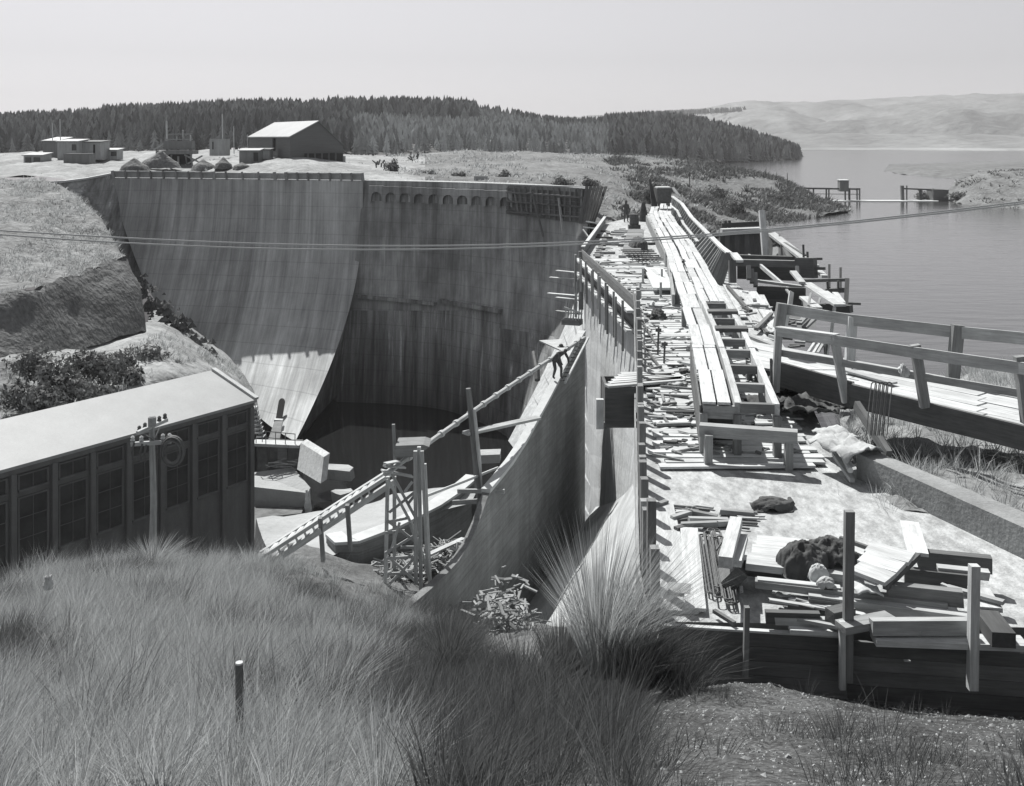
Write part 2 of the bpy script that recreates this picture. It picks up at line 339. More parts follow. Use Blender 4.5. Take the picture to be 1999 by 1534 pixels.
# forest hill
fo = Patch(rows([(-220, 305, 250), (40, 302, 262), (300, 298, 262), (480, 292, 255), (690, 303, 245), (930, 300, 285), (1100, 304, 330), (1300, 313, 400), (1440, 317.5, 466), (1553, 311.5, 532)],
                [(-220, 272, 330), (40, 268, 335), (300, 262, 335), (480, 258, 330), (690, 262, 330), (930, 264, 360), (1100, 272, 400), (1300, 284, 460), (1440, 296, 500), (1558, 307, 560)],
                [(-220, 252, 430), (40, 247, 430), (300, 239, 430), (480, 232, 430), (690, 234, 450), (930, 240, 470), (1100, 254, 500), (1300, 252, 540), (1440, 272, 570), (1562, 306, 600)],
                [(-220, 250, 520), (40, 244, 520), (300, 234, 520), (480, 226, 520), (690, 224, 540), (930, 226, 560), (1100, 252, 580), (1300, 245, 600), (1440, 270, 620), (1560, 305, 640)],
                [(-220, 290, 700), (40, 290, 700), (300, 285, 700), (480, 280, 700), (690, 270, 700), (930, 272, 700), (1100, 285, 700), (1300, 290, 700), (1440, 299, 710), (1555, 301, 720)]), 7, 8, .6, .05)
fo.build('forest_hill', 'forestf')
# plateau behind the dam
pl = Patch(rows([(-260, 362, 103), (-60, 352, 112), (60, 349, 116), (130, 350, 119), (215, 352, 123), (330, 352, 121), (450, 352.5, 119), (560, 353.5, 117), (700, 356, 114.5), (830, 360, 111.5)],
                [(-260, 345, 118), (-60, 338, 126), (60, 333, 130), (130, 328, 132), (215, 332, 132), (330, 336, 130), (450, 338, 128), (560, 332, 128), (700, 341, 124), (830, 345, 122)],
                [(-260, 325, 145), (-60, 318, 150), (60, 312, 152), (130, 310, 155), (215, 316, 150), (330, 318, 148), (450, 312, 148), (560, 306, 146), (700, 322, 142), (830, 324, 145)],
                [(-260, 312, 180), (-60, 305, 182), (60, 298, 185), (130, 297, 185), (215, 297, 185), (330, 294, 185), (450, 292, 185), (560, 293, 180), (700, 307, 178), (830, 302, 190)],
                [(-260, 308, 262), (-60, 306, 262), (60, 302, 265), (130, 301, 265), (215, 299, 265), (330, 298, 265), (450, 295, 262), (560, 298, 262), (700, 306, 262), (830, 308, 262)]), 7, 8, .55, .16)
pl.build('plateau_ground', 'earth')
# grass hill right of it, running out to the shore
gh = Patch(rows([(760, 372, 116), (900, 372, 112), (1050, 374, 107), (1180, 452, 95.5), (1230, 452, 94), (1300, 442, 101), (1360, 448, 106), (1430, 452, 120.9), (1520, 436, 132.5), (1600, 423, 143.8), (1655, 414.5, 152.2)],
                [(760, 345, 122), (900, 345, 121), (1050, 352, 121), (1180, 368, 121), (1230, 382, 121), (1300, 398, 124), (1360, 408, 128), (1430, 420, 134), (1520, 418, 142), (1600, 412, 150), (1660, 411, 156)],
                [(760, 326, 145), (900, 320, 150), (1050, 324, 150), (1180, 337, 150), (1230, 345, 150), (1300, 358, 150), (1360, 370, 150), (1430, 386, 152), (1520, 390, 158), (1600, 402, 160), (1662, 409, 160)],
                [(760, 306, 185), (900, 297, 192), (1050, 300, 195), (1180, 304, 195), (1230, 306, 195), (1300, 311, 192), (1360, 317, 190), (1430, 330, 186), (1520, 351, 180), (1600, 390, 170), (1660, 407, 165)],
                [(760, 308, 215), (900, 303, 220), (1050, 306, 225), (1180, 310, 225), (1230, 312, 225), (1300, 318, 222), (1360, 326, 215), (1430, 340, 210), (1520, 366, 200), (1600, 396, 182), (1655, 405, 172)],
                [(760, 320, 250), (900, 322, 260), (1050, 330, 270), (1180, 340, 275), (1230, 345, 275), (1300, 350, 275), (1360, 356, 265), (1430, 366, 250), (1520, 382, 225), (1600, 402, 192), (1650, 404, 176)]), 8, 8, .5, .16)
gh.build('grass_hill', 'hillg')
# knoll at the left abutment: tussock top and the dark cut below it
kt = Patch(rows([(-260, 340, 106), (-50, 345, 108), (40, 348, 107), (95, 355, 105), (130, 366, 104), (112, 400, 107)],
                [(-260, 380, 98), (-50, 378, 99), (40, 380, 100), (110, 384, 100), (168, 396, 101), (146, 440, 104)],
                [(-260, 440, 87), (-50, 438, 88), (40, 434, 90), (120, 430, 93), (202, 438, 97), (178, 490, 100)],
                [(-260, 512, 77), (-50, 508, 78), (40, 502, 81), (135, 490, 86), (230, 484, 91.5), (206, 540, 94)],
                [(-260, 592, 67), (-50, 586, 68), (40, 571, 70), (140, 541, 78), (246, 505, 88.5), (222, 570, 91)]), 8, 8, .4, .3)
kt.build('knoll', 'knoll')
kc = Patch(rows([(-260, 589, 67.2), (-50, 583, 68.2), (40, 568, 70.3), (140, 538, 78.3), (245, 502, 88.9), (222, 566, 92)],
                [(-260, 600, 66.2), (-50, 594, 67.2), (40, 580, 69.2), (140, 552, 77.4), (254, 522, 88), (232, 580, 91)],
                [(-260, 655, 65.6), (-50, 650, 66), (40, 634, 68), (150, 606, 76), (272, 566, 86), (250, 610, 90)],
                [(-260, 720, 64), (-50, 715, 64.2), (40, 700, 66), (160, 682, 74), (283, 645, 84), (262, 680, 88)]), 8, 8, .35, .5)
kc.build('cut_bank', 'cut')
# bench, path and bushes between knoll and powerhouse
be = Patch(rows([(-260, 702, 65.2), (-50, 698, 66), (40, 684, 68), (160, 668, 76), (275, 634, 90), (292, 618, 101), (303, 596, 113)],
                [(-260, 725, 63), (-50, 720, 63.4), (40, 704, 65), (165, 690, 72.5), (292, 650, 82.5), (338, 642, 94), (372, 636, 109)],
                [(-260, 790, 60), (-50, 782, 60.5), (40, 765, 62), (190, 735, 67.5), (330, 690, 75), (402, 700, 86), (450, 700, 104)],
                [(-260, 860, 56), (-50, 850, 56.5), (25, 838, 58), (200, 792, 63), (345, 752, 70), (440, 750, 80), (492, 755, 99)],
                [(-260, 1000, 55), (-50, 985, 56), (25, 970, 58), (200, 920, 63), (345, 875, 70), (462, 860, 80), (520, 840, 96)]), 8, 8, .35, .35)
be.build('bench_path', 'earth')
mbr = None
# valley floor under everything, then the tailwater pool
link_o = Patch([[Vector((-70, 8, -31)), Vector((0, 8, -31)), Vector((9, 8, -31))], [Vector((-70, 60, -31)), Vector((-20, 60, -30)), Vector((8, 60, -31))], [Vector((-70, 130, -31)), Vector((-20, 130, -31)), Vector((8, 130, -31))]], 6, 6, .3, .2)
link_o.build('valley_floor', 'forestf')
poly_sheet('tailwater_pool', [(-45, 38), (4, 38), (4, 106), (-19, 106), (-19, 82), (-45, 60)], -27.2, 'pool')
# powerhouse yard
poly_sheet('powerhouse_yard', [(-60, 38), (-12, 38), (-14.6, 62), (-15, 74), (-60, 74)], -26.6, 'dirtc')
# sand platform behind the low curved wall
sp = Patch([[Q(500, 1012, -14.6), Q(620, 999, -14.5), Q(715, 984, -14.4), Q(800, 958, -14.1), Q(935, 950, -13.9)],
            [Q(512, 1050, -14.6), Q(620, 1030, -14.5), Q(720, 1012, -14.3), Q(800, 985, -14.1), Q(925, 968, -14)],
            [Q(532, 1094, -14.5), Q(625, 1090, -14.3), Q(690, 1060, -14.2), Q(790, 1015, -14.1), Q(915, 985, -14)]], 6, 6, .12, .6)
sp.build('sand_platform', 'sand')
A = [Vector(x) for x in (Q(500, 1012, -14.6), Q(620, 999, -14.5), Q(715, 984, -14.4), Q(800, 958, -14.1), Q(935, 950, -13.9))]
mb = MB(); k = [Vector((-.3, .2, -14))]
for a, b in zip(A[:-1], A[1:]): mb.add([a+Vector((0, 0, .02)), b+Vector((0, 0, .02)), b+Vector((.3, .8, -14)), a+Vector((-.3, .8, -14))], [(0, 1, 2, 3)])
L_ = [Q(500, 1012, -14.6), Q(512, 1050, -14.6), Q(532, 1094, -14.5)]
for a, b in zip(L_[:-1], L_[1:]): mb.add([a, b, b+Vector((-1, 0, -14)), a+Vector((-1, 0, -14))], [(0, 1, 2, 3)])
tag(mb.build('platform_bank', 'dirtc'), kind='structure')
# the hillside the photograph was taken from
HC = (-320, -100, 150, 420, 560, 700, 850, 1000, 1150, 1300, 1330)
hr = []
prof = {  # distance: row of image heights
 5.5: (1590,)*11, 8: (1470, 1470, 1470, 1470, 1475, 1475, 1480, 1480, 1480, 1500, 1510),
 11: (1370, 1370, 1370, 1372, 1380, 1385, 1395, 1400, 1405, 1420, 1430),
 15: (1285, 1275, 1262, 1270, 1295, 1305, 1320, 1330, 1335, 1345, 1370),
 20: (1232, 1215, 1180, 1185, 1220, 1240, 1260, 1262, 1262, 1290, 1310),
 24: (1220, 1195, 1140, 1142, 1192, 1222, 1238, 1238, 1238, 1265, 1285), 27.3: (1218, 1190, 1130, 1122, 1186, 1200, 1222, 1225, 1232, 1256, 1277),
 28.2: (1225, 1195, 1132, 1112, 1122, 1168, 1210, 1218, 1231, 1258, 1276), 30: (1240, 1205, 1140, 1105, 1106, 1150, 1200, 1212, 1230, 1260, 1275)}
for d, vs in prof.items(): hr.append([P(u, v, d) for u, v in zip(HC, vs)])
hr.append([P(u, v, d) for u, v, d in zip(HC, (1400, 1400, 1390, 1150, 1100, 1135, 1165, 1205, 1240, 1270, 1280), (32.5,)*11)])
hr.append([P(u, v, d) for u, v, d in zip(HC, (1500, 1500, 1500, 1300, 1092, 1105, 1112, 1200, 1260, 1280, 1290), (36, 36, 36, 36, 35.6, 35, 37, 38, 38, 38, 38))])
hr.append([P(u, v, d) for u, v, d in zip(HC, (1500, 1500, 1500, 1480, 1440, 1115, 1085, 1120, 1250, 1260, 1290), (42, 42, 42, 40, 40, 36.5, 40, 46, 44, 44, 44))])
hr = [[r[0]+Vector((-9, 0, .6))]+r for r in hr]
hs_ = Patch(hr, 9, 9, .22, .5); hs_.build('hillside', 'fore')
# gravel corner bottom right, below the formwork
gvr = rows([(1180, 1640, 5.2), (1400, 1640, 5.2), (1650, 1640, 5.2), (1900, 1640, 5.2), (2250, 1640, 5.2)],
                [(1180, 1480, 8.1), (1400, 1475, 8.2), (1650, 1478, 8.2), (1900, 1490, 8.1), (2250, 1500, 8)],
                [(1210, 1408, 10.4), (1400, 1390, 11), (1650, 1400, 10.8), (1900, 1425, 10.6), (2250, 1440, 10.4)],
                [(1270, 1360, 12.6), (1400, 1338, 13), (1550, 1350, 13), (1720, 1400, 12.3), (2250, 1410, 12)],
                [(1270, 1345, 14.8), (1400, 1345, 14.8), (1650, 1365, 14.8), (1900, 1380, 14.8), (2250, 1390, 14.8)],
                [(1290, 1340, 17), (1400, 1340, 17), (1650, 1350, 17), (1900, 1350, 17), (2250, 1350, 17)])
gvr = [r+[r[-1]+Vector((7, 0, .3))] for r in gvr]
gv = Patch(gvr, 10, 12, .09, 1.3); gv.build('gravel_bank', 'gravel')
# bank upstream, under the footbridge
ubr = rows([(1640, 1010, 19.5), (1760, 1010, 19), (1900, 1015, 18.4), (2100, 1090, 16.6), (2500, 1100, 16.6)],
                [(1640, 940, 23), (1760, 935, 22), (1900, 930, 21.5), (2100, 960, 20), (2500, 980, 20)],
                [(1640, 900, 26.5), (1760, 870, 26), (1900, 860, 26), (2100, 850, 26), (2500, 850, 26)],
                [(1640, 850, 33), (1760, 815, 33), (1900, 785, 34), (2100, 750, 34), (2500, 730, 34)],
                [(1640, 800, 42), (1760, 772, 42.5), (1850, 742, 46), (1950, 722, 48), (2500, 690, 50)],
                [(1640, 770, 50), (1760, 750, 52), (1850, 735, 54), (1950, 715, 56), (2500, 680, 60)])
ubr = [r+[r[-1]+Vector((14, 0, .6))] for r in ubr]
ub = Patch(ubr, 8, 8, .35, .5); ub.build('upstream_bank', 'bank')

# ================================================================== THE DAM
dam = thing('dam', 'long curved concrete dam with a streaked concave face and unfinished crest', 'dam', (0, 90, -27))
def lofted(name, cols, n, m, parent, pows, closing=None):
    """each column: (top, bottom, power): the face leaves the crest steeply and flares towards its foot"""
    V = []
    for ti in range(n+1):
        row = []
        for (t, b, p) in cols:
            s = ti/n; z = t.z+(b.z-t.z)*s; k = s**p
            row.append(Vector((t.x+(b.x-t.x)*k, t.y+(b.y-t.y)*k, z)))
        V.append(row)
    A = np.array([[list(q) for q in r] for r in V]); 
    N = A.shape[1]; out = []
    for j in range(N-1):
        p0, p1, p2, p3 = A[:, max(j-1, 0)], A[:, j], A[:, j+1], A[:, min(j+2, N-1)]
        for q in range(8):
            t = q/8; out.append(.5*((2*p1)+(-p0+p2)*t+(2*p0-5*p1+4*p2-p3)*t*t+(-p0+3*p1-3*p2+p3)*t**3))
    out.append(A[:, -1]); A = np.array(out).transpose(1, 0, 2); a, b = A.shape[:2]
    f = [(i*b+j, i*b+j+1, (i+1)*b+j+1, (i+1)*b+j) for i in range(a-1) for j in range(b-1)]
    return link_mesh(name, A.reshape(-1, 3), f, m, parent, smooth=True), A
ZC = -4.6
def crest(u, d): return P(u, VH+F*(-ZC)/d, d)
# flared left buttress
LC = [(crest(217, 120), P(287, 562, 113.5), 1.3), (crest(330, 118.6), P(335, 628, 109.5), 1.6), (crest(450, 116.6), P(442, 722, 103.3), 2.0),
      (crest(580, 114.3), P(505, 812, 95.5), 2.5), (crest(709, 112), P(576, 862, 89.5), 2.8)]
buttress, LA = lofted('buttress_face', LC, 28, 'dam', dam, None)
RC = [(crest(709, 112.6), P(642, 890, 104), 1.2), (crest(800, 110.2), P(760, 892, 103.5), 1.2), (crest(900, 107.2), P(862, 892, 101.5), 1.2),
      (crest(1000, 103), P(945, 900, 96), 1.2), (crest(1090, 98), P(990, 900, 91), 1.8), (crest(1150, 93.6), P(1020, 895, 85), 2.0)]
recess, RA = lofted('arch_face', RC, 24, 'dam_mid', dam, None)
# older stained concrete below the ledge, its foot darkened as shade: a skin that bulges a little less than the raised face above
def face_at(A, fj, z):                       # point on a lofted face at column fraction fj and level z
    j = min(max(fj, 0), 1)*(A.shape[1]-1); j0 = min(int(j), A.shape[1]-2); t = j-j0
    col = A[:, j0]*(1-t)+A[:, j0+1]*t
    zz = col[:, 2]; i = int(np.searchsorted(-zz, -z)); i = min(max(i, 1), len(zz)-1)
    s = (zz[i-1]-z)/(zz[i-1]-zz[i]+1e-9); q = col[i-1]*(1-s)+col[i]*s
    return Vector(q.tolist())
def strip(name, A, js, z0, z1, off, m, parent, th=None):
    """a skin on the face between two levels (functions of the fraction), standing off by 'off' towards downstream"""
    v = []; f = []; n = 12
    for j in js:
        for k in range(n+1):
            z = z0(j)+(z1(j)-z0(j))*k/n; v.append(face_at(A, j, z)+Vector((0, -off, 0)))
    c = n+1
    for a in range(len(js)-1):
        for k in range(n): f.append((a*c+k, a*c+k+1, (a+1)*c+k+1, (a+1)*c+k))
    # close the edges back to the face
    def edge(ids):
        nonlocal v, f
        b = len(v); v += [v[i]+Vector((0, off+.3, 0)) for i in ids]
        for i in range(len(ids)-1): f.append((ids[i], ids[i+1], b+i+1, b+i))
    edge([a*c for a in range(len(js))]); edge([a*c+n for a in range(len(js))]); edge(list(range(c))); edge([(len(js)-1)*c+k for k in range(c)])
    return link_mesh(name, v, f, m, parent)
def vz(v, j, A=None):                        # level whose image row is v at fraction j
    lo, hi = -30.9, -4.7
    for _ in range(24):
        mid = (lo+hi)/2; q = face_at(RA, j, mid)
        if VH-F*q.z/q.y > v: lo = mid
        else: hi = mid
    return (lo+hi)/2
js = np.linspace(.0, .60, 16)
strip('stained_shaded_lower_face', RA, js, lambda j: vz(606, j), lambda j: -30.8, .05, 'dam_old', dam)
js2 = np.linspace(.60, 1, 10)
strip('stained_shaded_lower_face', RA, js2, lambda j: vz(640+60*(j-.6), j), lambda j: face_at(RA, j, -99).z+.1, .04, 'dam_old', dam)
# the projecting ledges
def ledge(v0, v1, j0, j1, dep, hgt):
    n = 10; mb = MB(); pts = []
    for i in range(n+1):
        j = j0+(j1-j0)*i/n; pts.append(face_at(RA, j, vz(v0+(v1-v0)*i/n, j)))
    for a, b in zip(pts[:-1], pts[1:]): mb.beam(a+Vector((0, -dep/2+.2, 0)), b+Vector((.01, -dep/2+.2, 0)), dep, hgt)
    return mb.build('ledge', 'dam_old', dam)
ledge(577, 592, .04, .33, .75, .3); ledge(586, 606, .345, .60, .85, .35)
# step where the buttress stands proud of the arch
v = []; f = []
la = LA[:, -1]; ra = RA[:, 0]
for i in range(len(la)): v += [tuple(la[i]), tuple(face_at(RA, 0, max(la[i][2], -30.9))+Vector((.02, 0.1, 0)))]
f = [(2*i, 2*i+1, 2*i+3, 2*i+2) for i in range(len(la)-1)]
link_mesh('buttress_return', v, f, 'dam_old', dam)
# crest top and upstream side
cl = [Vector(x.tolist()) for x in LA[0]]+[Vector(x.tolist()) for x in RA[0]]
v = []
for p in cl: v += [p, p+Vector((.25, 2.6, 0)), p+Vector((.4, 3.0, -9))]
f = []
for i in range(len(cl)-1): f += [(3*i, 3*i+3, 3*i+4, 3*i+1), (3*i+1, 3*i+4, 3*i+5, 3*i+2)]
link_mesh('crest', v, f, 'deckc', dam)
# end return at the left abutment
ab = [P(60, 360, 107), P(122, 356.5, 112), P(165, 351, 117), P(217, 341, 120)]
bt = [P(60, 372, 107), P(150, 440, 111.5), P(228, 505, 114), P(290, 575, 116)]
mb = MB()
for i in range(3): mb.add([ab[i], ab[i+1], bt[i+1], bt[i]], [(0, 1, 2, 3)])
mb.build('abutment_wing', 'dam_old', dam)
mb = MB()
for a, b in zip(ab[:-1], ab[1:]): mb.beam(a+Vector((0, .2, .12)), b+Vector((0, .2, .12)), .5, .22)
mb.build('wing_coping', 'cap', dam)
# round headed arcade under the crest
mb = MB(); ARCH_SHADE = []; ub_ = np.linspace(722, 1000, 11)
for i in range(10):
    def onface(u, v):                         # point of the face seen at (u, v)
        lo, hi = 0., 1.
        for _ in range(30):
            m_ = (lo+hi)/2; q = face_at(RA, m_, vz(v, m_))
            if CX+F*q.x/q.y > u: hi = m_
            else: lo = m_
        return q
    a, b = ub_[i], ub_[i+1]; dv = i*1.1; top, spring, rad = 362+dv, 384+dv, (b-a)*.36; c = (a+b)/2
    poly = [(a, top), (b, top), (b, 405+dv), (b-1.5, 405+dv)]
    poly = [(a, top), (b, top), (b, spring+10), (c+rad, spring+8)]+[(c+rad*math.cos(t), spring-rad*1.0*math.sin(t)) for t in np.linspace(0, math.pi, 9)]+[(c-rad, spring+8), (a, spring+10)]
    pts = [onface(*p)+Vector((0, .02, 0)) for p in poly]
    mb.prism(pts, (0, -.6, 0))
    ARCH_SHADE.append([onface(x_, y_)+Vector((0, -.05, 0)) for x_, y_ in [(c+rad, spring+8)]+[(c+rad*math.cos(t), spring-rad*math.sin(t)) for t in np.linspace(0, math.pi, 9)]+[(c-rad, spring+8)]])
mb.build('arcade', 'dam_mid', dam)
for q_ in ARCH_SHADE: MB().prism(q_, (0, .2, 0)).build('arch_shade_skin', 'dam_old', dam)  # darker skins, shade inside the arches put into the colour
# arched outlet opening as a slab, the hole's shade put into its colour, its sill and the trough below
q0, q1 = P(552, 783, 93.5), P(541, 822, 91.5)
def lface(u, v):
    best = None
    A = LA.reshape(-1, 3); uu = CX+F*A[:, 0]/A[:, 1]; vv = VH-F*A[:, 2]/A[:, 1]
    dd = (uu-u)**2+(vv-v)**2; k = np.argsort(dd)[:4]; w = 1/(dd[k]+1); return Vector((A[k]*w[:, None]).sum(0)/w.sum())
def mbface(poly, off):
    return [lface(*p)+Vector((0, -off, .0)) for p in poly]
ar = [(538, 818), (550, 818)]+[(556.5-1-6*(1-math.cos(t)), 786-8*math.sin(t)) for t in np.linspace(0, math.pi, 7)]
mb = MB(); c = lface(548, 800); mb.prism([P(u, v, c.y-.9+.2*(v-800)/40*-8) for u, v in ar], (0, .25, 0)); mb.build('outlet_opening', 'black', dam)
mb = MB(); mb.beam(P(536, 820, c.y-2.3), P(552, 821, c.y-2.3), .5, .2); mb.build('outlet_sill', 'cap', dam)
mb = MB(); mb.prism([P(535, 824, 89.8), P(551, 824, 89.8), P(545, 862, 86.5), P(522, 862, 86.5)], (0, .3, 0)); mb.build('outlet_trough', 'wallc', dam)
# ---- the low unfinished block nearest the camera
LEFT = [Q(1181, 436, ZD), Q(1160, 462, ZD), Q(1138, 500, ZD), Q(1190, 545, ZD), Q(1246, 601, ZD), Q(1250, 700, ZD), Q(1252, 800, ZD), Q(1258, 950, ZD), Q(1264, 1100, ZD), Q(1290, 1213, ZD)]
LBOT = [P(1078, 735, 77), P(992, 860, 65), P(1159, 985, 53), P(1197, 963, 44), P(1236, 946, 37.6), P(1243, 1010, 30), P(1247, 1080, 25), P(1256, 1150, 20.5), P(1262, 1260, 16.2), P(1285, 1340, 14.4)]
LBOT = [p+Vector((-.12 if i > 2 else 0, 0, -2.6 if 1 < i < 8 else 0)) for i, p in enumerate(LBOT)]
RIGHT = [Q(1332, 402, ZD), Q(1352, 430, ZD), Q(1398, 495, ZD), Q(1430, 545, ZD), Q(1475, 590, ZD), Q(1500, 630, ZD), Q(1540, 690, ZD), Q(1610, 850, ZD), Q(1690, 930, ZD), Q(2460, 1232, ZD)]
mid = []
n = len(LEFT); v = LEFT+RIGHT; 
v2 = []; f = []
for a, b in zip(LEFT, RIGHT): v2 += [a+(b-a)*k/6 for k in range(7)]
f = [(i*7+k, i*7+k+1, (i+1)*7+k+1, (i+1)*7+k) for i in range(n-1) for k in range(6)]
link_mesh('unfinished_crest', v2, f, 'deckc', dam)
v = LEFT+LBOT; f = [(i, i+1, n+i+1, n+i) for i in range(n-1)]
# subdivide the downstream side so that it can flare
vv = []; m_ = 10
for a, b in zip(LEFT, LBOT):
    for k in range(m_+1):
        t = k/m_; e = t**1.35; vv.append(Vector((a.x+(b.x-a.x)*e, a.y+(b.y-a.y)*e, a.z+(b.z-a.z)*t)))
f = [(i*(m_+1)+k, i*(m_+1)+k+1, (i+1)*(m_+1)+k+1, (i+1)*(m_+1)+k) for i in range(n-1) for k in range(m_)]
link_mesh('downstream_side', vv, f, 'facec', dam)
rb = [p+Vector((.6, 0, -7)) for p in RIGHT]
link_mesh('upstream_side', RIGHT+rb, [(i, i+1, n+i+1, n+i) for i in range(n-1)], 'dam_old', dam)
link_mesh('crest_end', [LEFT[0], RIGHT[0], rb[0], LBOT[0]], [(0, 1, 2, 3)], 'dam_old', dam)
link_mesh('near_end', [LEFT[-1], RIGHT[-1], rb[-1], LBOT[-1]], [(0, 1, 2, 3)], 'dirtc', dam)
# chute floor at the foot of the near block
ch = Patch([[P(1168, 982, 52.5), P(1215, 962, 42.5), P(1244, 940, 37), P(1250, 1010, 29.5), P(1256, 1080, 24.5), P(1268, 1160, 20)],
            [P(1118, 1052, 47.5), P(1165, 1052, 40), P(1196, 1050, 34.5), P(1215, 1090, 29), P(1230, 1140, 24.5), P(1250, 1200, 19.5)],
            [P(1074, 1118, 44), P(1108, 1130, 38), P(1145, 1140, 33), P(1180, 1170, 28), P(1205, 1205, 24), P(1230, 1250, 19.5)],
            [P(1028, 1186, 40.6), P(1058, 1205, 36), P(1100, 1225, 31.5), P(1140, 1250, 27), P(1170, 1270, 23), P(1200, 1300, 19.5)],
            [P(985, 1250, 37.5), P(1015, 1275, 33), P(1060, 1300, 29), P(1100, 1320, 25), P(1130, 1340, 22), P(1160, 1370, 19.5)]], 6, 6, 0, 1)
cf = ch.build('chute_floor', 'apron'); del cf['kind']
cf.parent = dam; cf.matrix_basis = Matrix.Translation(cf.location-dam.location)

# ================================================================== TRAINING WALLS
def wall_line(u, a=(4.2, 53), b=(-2.55, 30)):
    k = (u-CX)/F; t = (a[0]-k*a[1])/((a[0]-b[0])-k*(a[1]-b[1])); return a[0]+(b[0]-a[0])*t, a[1]+(b[1]-a[1])*t
top = [(1142, 650), (1138, 656), (1122, 686), (1100, 727), (1075, 776), (1050, 822), (1025, 868), (1000, 906), (975, 938), (955, 962), (945, 990), (936, 1018), (918, 1058), (896, 1094), (872, 1120), (842, 1149), (800, 1184), (780, 1200)]
wall = thing('training_wall', 'tall dark curved concrete wall sweeping down from the crest to the grass', 'wall', (0, 42, -19))
nrm = Vector((23, -6.75, 0)).normalized()    # towards the chute
tp = []; 
for u, v in top:
    x, y = wall_line(u); tp.append(Vector((x, y, -(v-VH)/F*y)))
vv = []; f = []
for p in tp:
    k = min(p.z, -9.5)
    vv += [p, Vector((p.x, p.y, -20.5)), p-nrm*.26, Vector((p.x, p.y, -20.5))-nrm*.26]
for i in range(len(tp)-1):
    a, b = 4*i, 4*i+4; f += [(a, b, b+1, a+1), (a+2, a+3, b+3, b+2), (a, a+2, b+2, b)]
f += [(0, 1, 3, 2), (4*len(tp)-4, 4*len(tp)-2, 4*len(tp)-1, 4*len(tp)-3)]
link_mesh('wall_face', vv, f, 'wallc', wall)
mb = MB()
for a, b in zip(tp[:9], tp[1:10]):
    mb.beam(a-nrm*.13+Vector((0, 0, .06)), b-nrm*.13+Vector((0, 0, .06)), .34, .14)
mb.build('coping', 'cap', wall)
lw = thing('low_curved_wall', 'low curved concrete wall holding back the pale sand platform', 'wall', (-3.5, 38, -15.6))
pts = [Vector((-6.6, 36.4, -14.15)), Vector((-6.1, 35.4, -14.05)), Vector((-5.3, 35.4, -14)), Vector((-4, 36.7, -13.95)), Vector((-2.7, 38.6, -13.9)), Vector((-1.9, 40.2, -13.85)), Vector((-1.35, 41.6, -13.8))]
vv = []; f = []
for i, p in enumerate(pts):
    d = (pts[min(i+1, 6)]-pts[max(i-1, 0)]); nn = Vector((-d.y, d.x, 0)).normalized()*.55
    vv += [p, Vector((p.x, p.y, -18)), p+nn, Vector((p.x, p.y, -18))+nn]
for i in range(6):
    a, b = 4*i, 4*i+4; f += [(a, a+1, b+1, b), (a+2, b+2, b+3, a+3), (a, b, b+2, a+2)]
f += [(0, 2, 3, 1), (24, 25, 27, 26)]
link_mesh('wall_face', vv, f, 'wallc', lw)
mb = MB()
for i in range(6):
    d = pts[i+1]-pts[i]; nn = Vector((-d.y, d.x, 0)).normalized()*.27
    mb.beam(pts[i]+nn+Vector((0, 0, .05)), pts[i+1]+nn+Vector((0, 0, .05)), .6, .1)
mb.build('coping', 'cap', lw)

# ================================================================== POWERHOUSE
ph = thing('powerhouse', 'long dark powerhouse with a pale roof and tall windows between pilasters', 'building', (-20, 58, -26.5))
e0, e1 = Vector((-16.1, 63, 0)), Vector((-24.6, 50.4, 0)); ex = (e1-e0).normalized(); en = Vector((-3.1, 2.05, 0)).normalized()   # along the front, towards the back
BAY = (e1-e0).length/7; NB = 10; RE, RR = -16.0, -14.75; DEP = 3.72
def pf_(t, back, z): return e0+ex*t+en*back+Vector((0, 0, z))
Lb = BAY*NB
mb = MB(); mb.add([pf_(0, 0, -26.6), pf_(Lb, 0, -26.6), pf_(Lb, 0, RE-.15), pf_(0, 0, RE-.15)], [(0, 1, 2, 3)])
mb.add([pf_(0, 0, -26.6), pf_(0, 2*DEP, -26.6), pf_(0, 2*DEP, RE), pf_(0, DEP, RR-.05), pf_(0, 0, RE-.1)], [(0, 1, 2, 3, 4)])
mb.add([pf_(Lb, 0, -26.6), pf_(Lb, 2*DEP, -26.6), pf_(Lb, 2*DEP, RE), pf_(Lb, DEP, RR-.05), pf_(Lb, 0, RE-.1)], [(0, 1, 2, 3, 4)])
mb.add([pf_(0, 2*DEP, -26.6), pf_(Lb, 2*DEP, -26.6), pf_(Lb, 2*DEP, RE), pf_(0, 2*DEP, RE)], [(0, 1, 2, 3)])
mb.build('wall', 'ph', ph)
mb = MB()
for s_ in (0, 1):
    a, b = (-.28, DEP) if s_ == 0 else (DEP, 2*DEP+.28); za, zb = (RE-.08, RR) if s_ == 0 else (RR, RE-.08)
    mb.add([pf_(-.3, a, za), pf_(Lb+.3, a, za), pf_(Lb+.3, b, zb), pf_(-.3, b, zb)]+[pf_(-.3, a, za-.16), pf_(Lb+.3, a, za-.16), pf_(Lb+.3, b, zb-.16), pf_(-.3, b, zb-.16)],
           [(0, 1, 2, 3), (7, 6, 5, 4), (0, 4, 5, 1), (1, 5, 6, 2), (2, 6, 7, 3), (3, 7, 4, 0)])
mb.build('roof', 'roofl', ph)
mb = MB(); 
mb.beam(pf_(-.3, -.25, RE-.02), pf_(-.3, DEP, RR+.06), .3, .16); mb.build('barge_board', 'cap', ph)
mb = MB(); mb.beam(pf_(-.1, -.12, RE-.34), pf_(Lb, -.12, RE-.34), .2, .3); mb.build('cornice', 'ph', ph)
